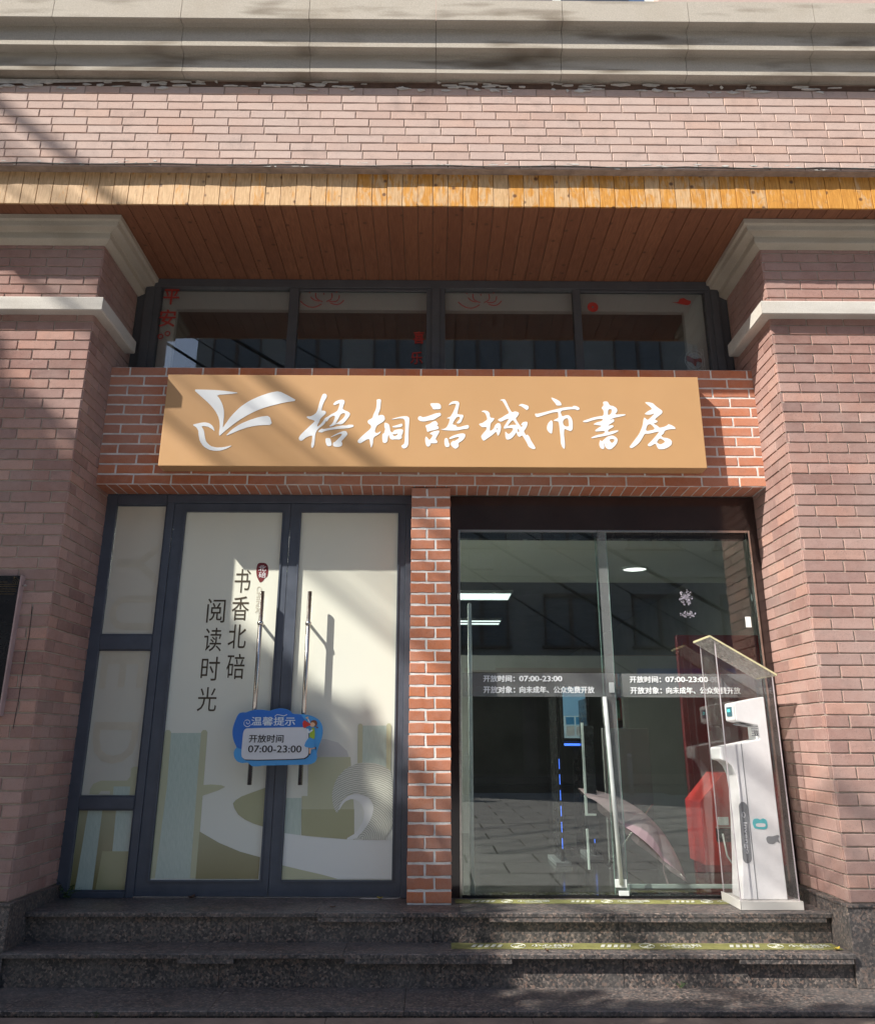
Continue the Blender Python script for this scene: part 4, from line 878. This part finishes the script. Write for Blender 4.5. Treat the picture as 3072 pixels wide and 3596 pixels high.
# info screen
t = thing('info_screen', 'upright touch screen terminal with a pale blue menu and a glowing blue base', 'screen', (1.305, 3.0, ZL))
box('housing', 'black', t, -.125, .125, .004, .05, .90, 1.40, .006); box('display', 'screen', t, -.102, .102, -.001, .003, .93, 1.12); box('display_header', 'screen_top', t, -.102, .102, -.001, .003, 1.121, 1.37)
for a in (-.045, .045):
    box('menu_tile', 'sky_blue', t, a-.038, a+.038, -.003, -.0015, 1.045, 1.11); box('menu_tile', 'pearl', t, a-.038, a+.038, -.003, -.0015, .95, 1.03)
box('light_bar', 'led', t, -.10, .10, -.004, .05, .865, .885); box('pole', 'black', t, -.03, .03, .02, .05, .03, .86); box('foot', 'black', t, -.15, .15, -.1, .15, 0, .03)
# white interior posts and low rail
t = thing('door_post', 'tall white round post just inside the left glass panel', 'post', (.262, .735, ZL)); MB().tube([(0, 0, 0), (0, 0, 1.78)], .014, 12).ball((0, 0, 1.78), .014).build('tube', 'white_metal', t, True); box('foot', 'white_metal', t, -.03, .03, -.02, .02, 0, .008)
t = thing('floor_rail', 'low white rail lying along the floor behind the right glass panel', 'rail', (1.65, .80, ZL)); box('rail', 'white_metal', t, -.42, .40, -.012, .012, .035, .058, .002)
for x_ in (-.41, .39): box('foot', 'white_metal', t, x_-.01, x_+.01, -.012, .012, 0, .0345)
# white framed display board leaning behind the door bar
t = thing('display_frame', 'thin white framed dark board standing inside behind the pull bar', 'board', (1.02, .95, ZL))
for a, b, c_, d_ in ((0, .014, .44, 1.02), (.014, .07, .44, .452), (.0, .012, .12, .36)): box('frame_edge', 'white_metal', t, a, b, 0, .02, c_, d_)
box('dark_panel', 'black', t, .015, .08, .004, .016, .30, 1.0)
# grey stand with lettering seen through the right panel
t = thing('sensor_stand', 'dark grey gate panel with faint vertical SENSE lettering behind the right glass', 'gate', (1.50, 1.9, ZL))
box('panel', 'int_wall', t, -.16, .20, 0, .05, 0, 1.0, .004); text('lettering', 'SENSE', 'text_black', t, (.045, -.002, .24), (0, 0, 1), (-1, 0, 0), .22, .035, (0, -1, 0), bold=.01)
# pink umbrella standing open on the floor
um = thing('umbrella', 'open pale pink umbrella resting tilted on the floor just inside the glass', 'umbrella', (1.333, 1.06, .292))
ax = Vector((.62, -.02, .74)).normalized(); e1 = Vector((.72, .0, -.60)).normalized(); e2 = ax.cross(e1).normalized()
v = []; f = []; N = 48; Rg = 9; RA = .44
for i in range(Rg+1):
    t_ = i/Rg
    for j in range(N):
        a = 2*math.pi*j/N; sc_ = abs(math.cos(a*4)); rr = RA*t_*(1-.075*t_*(1-sc_)); h = .16*(1-t_**2)-.012*t_*(1-sc_)
        v.append(tuple(e1*rr*math.cos(a)+e2*rr*math.sin(a)+ax*h))
for i in range(Rg):
    for j in range(N): f.append((i*N+j, i*N+(j+1) % N, (i+1)*N+(j+1) % N, (i+1)*N+j))
me = bpy.data.meshes.new('canopy'); me.from_pydata(v, [], f); me.update(); link('canopy', me, um, 'umbrella')
MB().tube([ax*-.20, ax*.24], .005, 8).build('shaft', 'steel', um, True); MB().tube([ax*-.20, ax*-.26], .012, 10).build('handle', 'black', um, True)
ribs = MB()
for k_ in range(8):
    a = math.pi/4*k_; ribs.tube([e1*RA*math.cos(a)*q+e2*RA*math.sin(a)*q+ax*(.155*(1-q*q)-.006) for q in (0, .3, .6, .85, 1)], .002, 4)
ribs.build('ribs', 'steel', um)
MB().tube([Vector((.16, -.16, -.14)), Vector((.15, -.20, -.20)), Vector((.17, -.2, -.27))], .006, 5).build('strap', 'umbrella', um)
# red machine and banner behind the acrylic case
t = thing('red_banner', 'tall dark red display board behind the kiosk inside the glass', 'board', (2.36, 1.75, ZL)); box('board', 'red', t, -.42, .50, 0, .06, .0, 1.70, .006)
for k_ in range(3): box('board_rib', 'red', t, -.38+.27*k_, -.365+.27*k_, -.008, -.0005, .02, 1.66)
t = thing('red_machine', 'bright red floor box with a sloping top and a dark socket panel inside the glass', 'box', (1.98, 1.0, ZL))
MB().prism([(-.19, .14), (.14, .14), (.14, .70), (-.02, .70), (-.19, .52)], 0, .35, 'y').build('body', 'red_bright', t, bevel=.004)
box('socket_panel', 'black', t, -.10, .03, -.004, -.0005, .28, .36); box('paper_label', 'white_plastic', t, -.08, -.01, -.004, -.0005, .38, .43); MB().box(-.10, .03, -.004, -.0005, .366, .371).build('lettering', 'lime_text', t)
MB().tube([(-.06, -.01, .33), (-.05, -.03, .2), (.0, -.04, .12), (.05, -.03, .08)], .006, 6).build('white_lead', 'white_plastic', t, True)
MB().tube([(.02, -.05, 0), (.02, -.05, .12)], .022, 10).build('leg', 'grey_plastic', t); MB().tube([(.02, -.05, .04), (.02, -.05, .07)], .03, 10).build('orange_cuff', 'orange', t)

# ================================================================== KIOSK and ACRYLIC CASE
ks = thing('book_kiosk', 'white self service book kiosk with a small screen inside the clear case', 'kiosk', (1.93, .34, .012))
kp = [(1.80, .012), (1.818, .20), (1.835, .45), (1.842, .60), (1.835, .68), (1.815, .73), (1.785, .757), (1.757, .765), (1.752, .772), (1.752, .832), (1.757, .838), (1.885, .862), (2.000, .884), (2.000, .965), (1.905, .985), (1.872, .992), (1.868, 1.0), (1.868, 1.090), (1.874, 1.098), (1.908, 1.105), (2.05, 1.133), (2.056, 1.128), (2.058, .012)]
MB().prism([(x-1.93, z-.012) for x, z in kp], 0, .19, 'y').build('body', 'white_plastic', ks, bevel=.004)
seam = MB(); seam.tube([(1.884-1.93, -.001, .001), (1.884-1.93, -.001, .848)], .0022, 5); seam.build('seam', 'grey_plastic', ks)
box('display', 'tiny_screen', ks, -.0655, -.0625, .055, .15, 1.02-.012, 1.075-.012); box('display_lines', 'teal_led', ks, -.067, -.0658, .08, .13, 1.045-.012, 1.062-.012)
MB().prism([(1.9-1.93, .9775-.012), (1.98-1.93, .964-.012), (1.98-1.93, .957-.012), (1.9-1.93, .970-.012)], .03, .16, 'y').build('scanner_slot', 'grey_plastic', ks)
for k_ in range(5): box('receipt_grille', 'grey_plastic', ks, 1.955-1.93, 1.998-1.93, -.003, -.0005, .955-.012-.013*k_, .961-.012-.013*k_)
for x_ in (1.972, 1.985): box('barcode_label', 'text_black', ks, x_-1.93, x_+.007-1.93, -.002, -.0005, .892, .925-.0)
# oval badge with the maker lettering, reading downwards on the narrow front
bd = MB(); n_ = 24
pts = [(.026*math.cos(6.2832*i/n_), (.135 if math.sin(6.2832*i/n_) > 0 else -.135)+.03*math.sin(6.2832*i/n_)) for i in range(n_)]
bx = 1.8335-1.93
o = flat('badge', 'grey_plastic', ks, [[(bx+.018+x+y*.028, .355+y) for x, y in pts]], -.0022, .0012)
text('badge_lettering', 'Invengo', 'white_acrylic', ks, (bx+.018-.012+.002, -.0032, .355+.055), (-.028, 0, -1), (1, 0, -.028), .17, .027, (0, -1, 0), bold=.02)
MB().tube([(bx+.020+.009*math.cos(6.2832*i/16), -.003, .355+.095+.014*math.sin(6.2832*i/16)) for i in range(17)], .0018, 4).build('badge_ring', 'white_acrylic', ks)
# teal sticker, torn dark patch
def kblob(name, mat, cx, cz, pts, y): return flat(name, mat, ks, [[(cx-1.93+x, cz-.012+z) for x, z in pts]], y, .0008, 2)
kblob('teal_sticker', 'teal', 1.945, .412, [(-.045, .005), (-.035, .028), (-.01, .03), (.005, .022), (.02, .032), (.042, .022), (.044, -.015), (.03, -.03), (-.02, -.026), (-.038, -.022)], -.002)
kblob('sticker_text_panel', 'white_plastic', 1.948, .408, [(-.028, -.012), (-.028, .008), (.028, .008), (.028, -.012)], -.003)
kblob('torn_sticker', 'grey_plastic', 2.012, .325, [(-.042, .008), (-.03, .022), (0, .02), (.03, .03), (.04, .022), (.03, .008), (.04, -.02), (.02, -.005), (.0, -.022), (-.035, -.018)], -.002)

cs = thing('acrylic_case', 'clear acrylic weather case with a sloping yellowed roof sheet around the white kiosk', 'case', (1.93, .42, ZL))
cb = lambda name, mat, x0, x1, y0, y1, z0, z1, bevel=0: box(name, mat, cs, x0-1.93, x1-1.93, y0-.42, y1-.42, Z(z0), Z(z1), bevel)
ys0, ys1 = .275, .575
def quad_panel(name, pts3, th, mat):
    p = [Vector(q) for q in pts3]; nn = (p[1]-p[0]).cross(p[2]-p[0]).normalized()*th
    m = MB(); m.v = [tuple(q-Vector((1.93, .42, ZL))) for q in p]+[tuple(q+nn-Vector((1.93, .42, ZL))) for q in p]; k_ = len(p)
    m.f = [tuple(range(k_)), tuple(range(2*k_-1, k_-1, -1))]+[(i, (i+1) % k_, k_+(i+1) % k_, k_+i) for i in range(k_)]; m.mi = [0]*len(m.f); return m.build(name, mat, cs)
xl, xr, zl_, zr_ = 1.765, 2.098, 1.462, 1.262
quad_panel('front_sheet', [(xl, ys0, .012), (xr, ys0, .012), (xr, ys0, zr_), (xl, ys0, zl_)], .004, 'acrylic')
quad_panel('side_sheet', [(xl, ys1, .012), (xl, ys0+.005, .012), (xl, ys0+.005, zl_), (xl, ys1, zl_)], .004, 'acrylic')
quad_panel('side_sheet', [(xr, ys0+.005, .012), (xr, ys1, .012), (xr, ys1, zr_), (xr, ys0+.005, zr_)], .004, 'acrylic')
for x_, z_, y_ in ((xl, zl_, ys0-.002), (xr, zr_, ys0-.002), (xl, zl_, ys1)): cb('edge_rim', 'acrylic_rim', x_-.0025, x_+.0025, y_, y_+.005, .012, z_)
sl2 = (zr_-zl_)/(xr-xl)
rx0, rx1 = xl-.032, xr+.02
rz = lambda x: zl_+sl2*(x-xl)+.003
quad_panel('roof_sheet', [(rx0, ys0-.02, rz(rx0)), (rx1, ys0-.02, rz(rx1)), (rx1, ys1+.03, rz(rx1)), (rx0, ys1+.03, rz(rx0))], .007, 'acrylic_roof')
quad_panel('roof_edge', [(rx0, ys1+.031, rz(rx0)), (rx0, ys1+.031, rz(rx0)+.008), (rx1, ys1+.031, rz(rx1)+.008), (rx1, ys1+.031, rz(rx1))], .003, 'acrylic_rim')
for ya, yb in ((ys0-.024, ys0-.0205),): quad_panel('roof_edge', [(rx0, ya, rz(rx0)-.001), (rx1, ya, rz(rx1)-.001), (rx1, ya, rz(rx1)+.011), (rx0, ya, rz(rx0)+.011)], -.003, 'acrylic_edge')
quad_panel('roof_edge', [(rx0-.001, ys1+.03, rz(rx0)), (rx0-.001, ys0-.02, rz(rx0)), (rx0-.001, ys0-.02, rz(rx0)+.012), (rx0-.001, ys1+.03, rz(rx0)+.012)], .003, 'acrylic_edge')
quad_panel('roof_edge', [(rx1+.001, ys0-.02, rz(rx1)), (rx1+.001, ys1+.03, rz(rx1)), (rx1+.001, ys1+.03, rz(rx1)+.010), (rx1+.001, ys0-.02, rz(rx1)+.010)], .003, 'acrylic_edge')
# tray
cb('base_tray', 'white_wall', 1.758, 2.115, .262, .268, ZL+.002, .014); cb('base_tray', 'white_wall', 1.756, 1.7615, .262, .60, ZL+.002, .018, .001); cb('base_tray', 'white_wall', 2.112, 2.117, .268, .60, ZL+.002, .014); cb('tray_floor', 'white_wall', 1.762, 2.112, .2685, .60, ZL+.001, .010)

# ================================================================== SMALL THINGS
# floor stickers
def floor_sticker(label, x0, x1, y0, y1, z, units, word, warp):
    t = thing('floor_sticker', label, 'sticker', ((x0+x1)/2, (y0+y1)/2, z)); L = x1-x0; hw = L/2; hd = (y1-y0)/2
    v = []; f = []; n_ = 60
    for i in range(n_+1):
        x = -hw+L*i/n_; e = random.uniform(-.0015, .0015)
        for y, lift in ((-hd, .0016), (hd, .0016)): v.append((x, y+e+warp*x, lift+.0006*math.sin(i*1.3))); 
    for i in range(n_): f.append((2*i, 2*i+2, 2*i+3, 2*i+1))
    me = bpy.data.meshes.new('film'); me.from_pydata(v, [], f); me.update(); link('film', me, t, 'lime')
    U = L/units
    for k_ in range(units):
        bx = -hw+U*k_+.02*U
        m = MB(); 
        for q in range(5):
            a = bx+U*(.13+.05*q); m.prism([(a, -hd*.42), (a+.03*U, -hd*.42), (a+.055*U, hd*.42), (a+.025*U, hd*.42)], .0030, .0034, 'z')
        m.build('hatching', 'lime_text', t)
        cxx = bx+U*.50; rg = MB()
        rg.tube([(cxx+.056*U*math.cos(6.2832*i/20), hd*.66*math.sin(6.2832*i/20), .0032) for i in range(21)], .0022, 4)
        rg.tube([(cxx-.03*U, -hd*.3, .0034), (cxx, -hd*.3, .0034), (cxx, 0, .0034), (cxx+.03*U, 0, .0034), (cxx+.03*U, hd*.3, .0034)], .003, 4)
        rg.build('pictogram', 'lime_text', t)
        text('lettering', word, 'lime_text', t, (bx+U*.60, -hd*.32, .0034), (1, 0, 0), (0, 1, 0), U*.33, hd*.85, (0, 0, 1), bold=.03, th=.0004)
        text('small_lettering', 'MIND THE STEP' if word[2] == '台' else 'CAUTION SLIPPERY', 'lime_text', t, (bx+U*.68, -hd*.72, .0034), (1, 0, 0), (0, 1, 0), U*.17, hd*.26, (0, 0, 1), bold=.01, th=.0004)
    return t
floor_sticker('olive green slip warning strip stuck on the landing at the foot of the glass panels', .150, 1.93, .46, .60, ZL, 3, '小心地滑', -.01)
floor_sticker('olive green step warning strip stuck on the middle step', .118, 2.215, .045, .195, Z2, 3, '小心台阶', -.004)

# black plaque on the left pier
pq = thing('wall_plaque', 'tall black plaque with fine gold lines on the left brick pier', 'plaque', (-2.85, -.03, 1.0))
box('board', 'black', pq, -.42, .402, -.022, .0, .0, .797, .002); box('board_edge', 'pink_edge', pq, .4025, .4115, -.024, .028, -.002, .799); box('bottom_edge', 'pink_edge', pq, -.42, .402, -.022, 0, -.009, -.001)
for z_, x0_, x1_ in ((.757, -.4, .33), (.742, -.4, .39), (.73, .25, .39), (.715, .25, .39), (.702, -.4, .39), (.686, -.4, .385), (.10, -.4, .33), (.085, -.4, .38)): box('gold_line', 'gold', pq, x0_, x1_, -.0235, -.0225, z_, z_+.0022)
for r_ in (.012, .022, .032, .042): MB().tube([(.36+r_*math.cos(a), -.0235, .745+r_*math.sin(a)) for a in [math.pi*.5*i/8 for i in range(9)]], .0012, 4).build('gold_arc', 'gold', pq)
MB().ball((.37, -.024, .785), .005, 8).build('screw', 'gold', pq); box('bracket', 'steel', pq, .412, .44, -.006, .0, .735, .745, .001)
tag(MB().tube([(-2.37, -.007, 1.62), (-2.362, -.008, 1.45), (-2.368, -.007, 1.25), (-2.366, -.008, 1.1), (-2.372, -.007, .93)], .002, 5).build('loose_cable', 'cable'), 'thin black cable hanging down the brick beside the black plaque', 'cable')

# fallen leaves and scraps
for nm, mt, lab, loc, s_, rz_ in (('fallen_leaf', 'dry_leaf', 'small yellow fallen leaf at the right end of the step warning strip', (2.17, .02, Z2+.004), .022, .4), ('fallen_leaf', 'dead_leaf', 'small brown dead leaf on the middle step edge near the centre', (.62, -.02, Z2+.003), .018, 2.0),
        ('fallen_leaf', 'dead_leaf', 'dark dead leaf at the foot of the left door leaf', (-1.43, .61, ZL+.003), .03, 1.1), ('fallen_leaf', 'dry_leaf', 'pale dry leaf at the foot of the right door leaf', (-.30, .60, ZL+.003), .02, 2.6), ('fallen_leaf', 'dead_leaf', 'small brown leaf on the landing left of the strip', (-.55, .30, ZL+.003), .016, .2)):
    V_ = []; 
    for q in range(9):
        t_ = q/8; wd_ = s_*.55*math.sin(math.pi*t_)**.8; V_ += [((t_-.5)*2*s_, -wd_, .004+.35*s_*(t_-.5)**2*4+.2*s_), ((t_-.5)*2*s_, 0, .003+.35*s_*(t_-.5)**2*4), ((t_-.5)*2*s_, wd_, .004+.35*s_*(t_-.5)**2*4+.25*s_)]
    F_ = [(3*q+k_, 3*q+3+k_, 3*q+4+k_, 3*q+1+k_) for q in range(8) for k_ in (0, 1)]
    me = bpy.data.meshes.new('leaf'); me.from_pydata(V_, [], F_); me.update(); o = link(nm, me, None, mt); o.location = loc; o.rotation_euler = (0, 0, rz_); tag(o, lab, 'leaf')
o = MB().prism([(0, 0), (.21, -.008), (.235, .006), (.09, .016), (.02, .018)], ZL+.002, ZL+.005, 'z').build('torn_tape', 'paint_flake'); o.location = (-.42, .61, 0); tag(o, 'torn strip of white tape on the landing under the right door leaf', 'tape')
# weeds
def weed(label, loc, n_, size, spread):
    t = thing('weed', label, 'plant', loc); m = MB(); rnd = random.Random(int(loc[0]*100))
    for i in range(n_):
        a = rnd.uniform(0, 6.28); l = size*rnd.uniform(.5, 1); dx, dy = math.cos(a)*l*spread, math.sin(a)*l*spread*.6; up = l*rnd.uniform(.4, 1)
        P = [Vector((0, 0, 0)), Vector((dx*.5, dy*.5, up*.8)), Vector((dx, dy, up))]
        for q in range(8):
            c_ = P[0].lerp(P[2], (q+1)/8)+Vector((0, 0, up*.25*math.sin(math.pi*(q+1)/8))); s_ = l*.16*(1.1-q/10)
            for sg_ in (-1, 1):
                d_ = Vector((math.sin(a)*sg_, -math.cos(a)*sg_, rnd.uniform(-.3, .5)))*s_; b_ = Vector((dx, dy, up))*.05
                k_ = len(m.v); m.v += [tuple(c_), tuple(c_+d_*.6+b_), tuple(c_+d_), tuple(c_+d_*.6-b_)]; m.f.append((k_, k_+1, k_+2, k_+3)); m.mi.append(0)
    me = bpy.data.meshes.new('fronds'); me.from_pydata(m.v, [], m.f); me.update(); link('fronds', me, t, 'weed')
weed('small fern growing at the foot of the narrow side window', (-2.17, .60, ZL), 11, .13, 1.0)
weed('tiny green weed sprouting where the riser meets the lowest tread on the right', (1.31, -.03, Z3), 7, .05, 1.2)
weed('tiny weed under the lowest step edge near the left', (-1.57, -.45, ZP), 5, .04, .8)

# ================================================================== THE STREET BEHIND THE CAMERA (reflected, and casting the shade)
def facade(name, label, x0, x1, y, h, floors, bays, mat, ac=True):
    t = thing(name, label, 'building', ((x0+x1)/2, y, ZP)); hw = (x1-x0)/2
    box('wall', mat, t, -hw, hw, -8, 0, 0, h); fh = h/floors; bw = 2*hw/bays
    box('parapet', mat, t, -hw-.05, hw+.05, -.2, .12, h+.001, h+.5); box('ground_floor_band', 'plaster3', t, -hw, hw, .001, .05, .001, 3.2)
    wm = MB().box(-bw*.28, bw*.28, 0, .02, 0, fh*.48).mesh('pane', ('grey_plastic',)); fm_ = MB().box(-bw*.3, -bw*.28, 0, .07, 0, fh*.5).box(bw*.28, bw*.3, 0, .07, 0, fh*.5).box(-bw*.02, bw*.02, .021, .06, 0, fh*.48).box(-bw*.3, bw*.3, 0, .07, fh*.48, fh*.52).box(-bw*.33, bw*.33, 0, .12, -.08, 0).mesh('window', ('plaster3',))
    for i in range(1, floors):
        box('string_course', 'plaster2', t, -hw, hw, .001, .08, i*fh-.08, i*fh+.08)
        for j in range(bays):
            o = link('window', fm_, t); o.location = (-hw+bw*(j+.5), .001, i*fh+fh*.28); p_ = link('pane', wm, o)
            if ac and (i*3+j) % 3 == 0: box('air_conditioner', 'plaster2', t, -hw+bw*(j+.5)-.4, -hw+bw*(j+.5)+.4, .002, .32, i*fh+.12, i*fh+.62)
    for j in range(bays): box('shop_window', 'header', t, -hw+bw*(j+.08), -hw+bw*(j+.92), .051, .08, .3, 2.6)
    return t
facade('opposite_building', 'grey rendered apartment block across the street, facing the shop', -8.7, 18, -22.5, 16.5, 5, 9, 'plaster')
facade('opposite_building', 'pale apartment block across the street left of the gap of sky', -24, -11.3, -23.2, 14.2, 4, 5, 'plaster2')

for x_, wd_, mt_, lab in ((-6.6, 3.4, 'red', 'dull red shop fascia board on the opposite building, farthest left'), (-2.0, 4.2, 'plaster2', 'pale grey shop fascia board on the opposite building'), (3.4, 4.6, 'red', 'dull red shop fascia board on the opposite building, right of the pale one'), (9, 4.6, 'blue', 'blue shop fascia board on the opposite building')):
    t = thing('shop_fascia', lab, 'sign', (x_, -22.38, ZP+2.75), 'shop boards across the street'); box('board', mt_, t, -wd_/2, wd_/2, 0, .18, 0, .75, .01); box('frame', 'steel', t, -wd_/2-.03, wd_/2+.03, .0, .2, -.04, -.001)
for x_, lab in ((-3.2, 'grey steel bollard across the street, left one'), (.9, 'grey steel bollard across the street, middle one'), (5.0, 'grey steel bollard across the street, right one')):
    t = thing('bollard', lab, 'bollard', (x_, -16.5, ZP), 'bollards across the street'); MB().tube([(0, 0, 0), (0, 0, .9)], .06, 12).build('post', 'grey_plastic', t, True); MB().ball((0, 0, .92), .075, 12).build('cap', 'steel', t, True)
def cable(name, label, a, b, r, sag, group='overhead cables crossing above the street'):
    a, b = Vector(a), Vector(b); P = []
    for i in range(25):
        t_ = i/24; p = a.lerp(b, t_); p.z -= sag*4*t_*(1-t_); P.append(p)
    return tag(MB().tube(P, r, 6).build(name, 'cable'), label, 'cable', group)
dirc = Vector((-.6, 1, 0))
base = Vector((-8.93, -5.7, 12.43))
random.seed(5)
sp = ['rightmost thick cable whose shadow crosses the middle of the sign', 'thin cable just left of the thickest one', 'medium cable in the middle of the overhead bundle', 'thick cable in the middle of the overhead bundle', 'thin cable left of the middle of the bundle', 'medium cable shading the tail of the white bird logo', 'leftmost thick cable of the bundle, above the left end of the sign']
for i, (dx, r) in enumerate(((0, .046), (-.28, .020), (-.42, .024), (-.62, .030), (-.80, .020), (-1.02, .038), (-1.95, .05))):
    c_ = base+Vector((dx, 0, random.uniform(-.03, .03))); a = c_+dirc*5.2; b = c_-dirc*8.5
    cable('overhead_cable', 'black overhead cable: '+sp[i] if 0 else sp[i], a, b, r, .10)
for i, (x_, z_, r) in enumerate(((-9.5, 9.6, .014), (-9.2, 9.0, .03), (-9.0, 8.5, .012), (-8.8, 8.1, .022), (-8.2, 7.6, .012))):
    q_ = (1.1, .55, .1, -.35, -.95)[i]; cable('street_cable', ['highest', 'second highest', 'third highest', 'fourth highest', 'lowest'][i]+' of the far black cables mirrored in the upper window', (-15, -16.0, 17.0+q_*1.3), (8.5, -16.6, 2.6+q_*2.2), (.022, .055, .018, .04, .02)[i], .25+.1*q_, 'cables strung along the opposite houses')

tr = thing('street_tree', 'leafy street tree left of the shop that throws soft shade on the doors and steps', 'tree', (-8.6, -4.6, ZP))
lv = random.Random(21)
blobs = [((-5.9, -2.7, 2.4), 1.0), ((-6.6, -3.2, 3.4), 1.2), ((-9.3, -4, 9), 1.1), ((-8.6, -4, 8.15), 1.05), ((-7.95, -4, 7.65), 1.05), ((-7.1, -4, 7), 1.1), ((-6.5, -4, 6.2), 1.05), ((-5.9, -4, 5.3), 1), ((-5.1, -4, 4.75), 0.8), ((-4.2, -4, 4.6), 0.75), ((-3.3, -4, 4.45), 0.65), ((-2.5, -4, 4.45), 0.6), ((-8.6, -4.2, 6.4), 1.6), ((-7.3, -4.2, 5.2), 1.4), ((-10, -4.2, 7.2), 1.7), ((-6.2, -4.2, 4.4), 1), ((-9.5, -4.2, 5), 1.5), ((-11, -4.2, 8.6), 1.6)]  # first two low clumps added to keep sky light off the left pier
limb = MB(); limb.tube([(0, 0, 0), (.05, .0, 1.6), (-.05, .1, 3.2), (-.3, .1, 4.6)], [.20, .17, .14, .10], 10); limb.build('trunk', 'bark', tr, True)
bs = MB()
for c_, r_ in blobs:
    e_ = Vector(c_)-Vector((-8.6, -4.6, ZP)); bs.tube([Vector((-.02, .1, 3.0)), Vector((-.02, .1, 3.0)).lerp(e_, .5)+Vector((0, 0, .3)), e_], [.08, .05, .015], 6)
bs.build('branches', 'bark', tr)
v = []; f = []
for c_, r_ in blobs:
    cc_ = Vector(c_)-Vector((-8.6, -4.6, ZP)); nl = int(2300*r_**2)
    for i in range(nl):
        d_ = Vector((lv.gauss(0, 1), lv.gauss(0, 1), lv.gauss(0, 1))).normalized()*r_*(lv.random()**.45)*(1+.18*math.sin(lv.random()*9)); d_.y *= .75
        p = cc_+d_; a = Vector((lv.uniform(-1, 1), lv.uniform(-1, 1), lv.uniform(-.6, .6))).normalized(); b_ = a.cross(Vector((lv.uniform(-1, 1), lv.uniform(-1, 1), lv.uniform(-1, 1)))).normalized(); s_ = lv.uniform(.06, .115)
        k_ = len(v); v += [tuple(p-a*s_), tuple(p+b_*s_*.55), tuple(p+a*s_), tuple(p-b_*s_*.55)]; f.append((k_, k_+1, k_+2, k_+3))
me = bpy.data.meshes.new('crown'); me.from_pydata(v, [], f); me.update(); link('crown', me, tr, 'leaf')
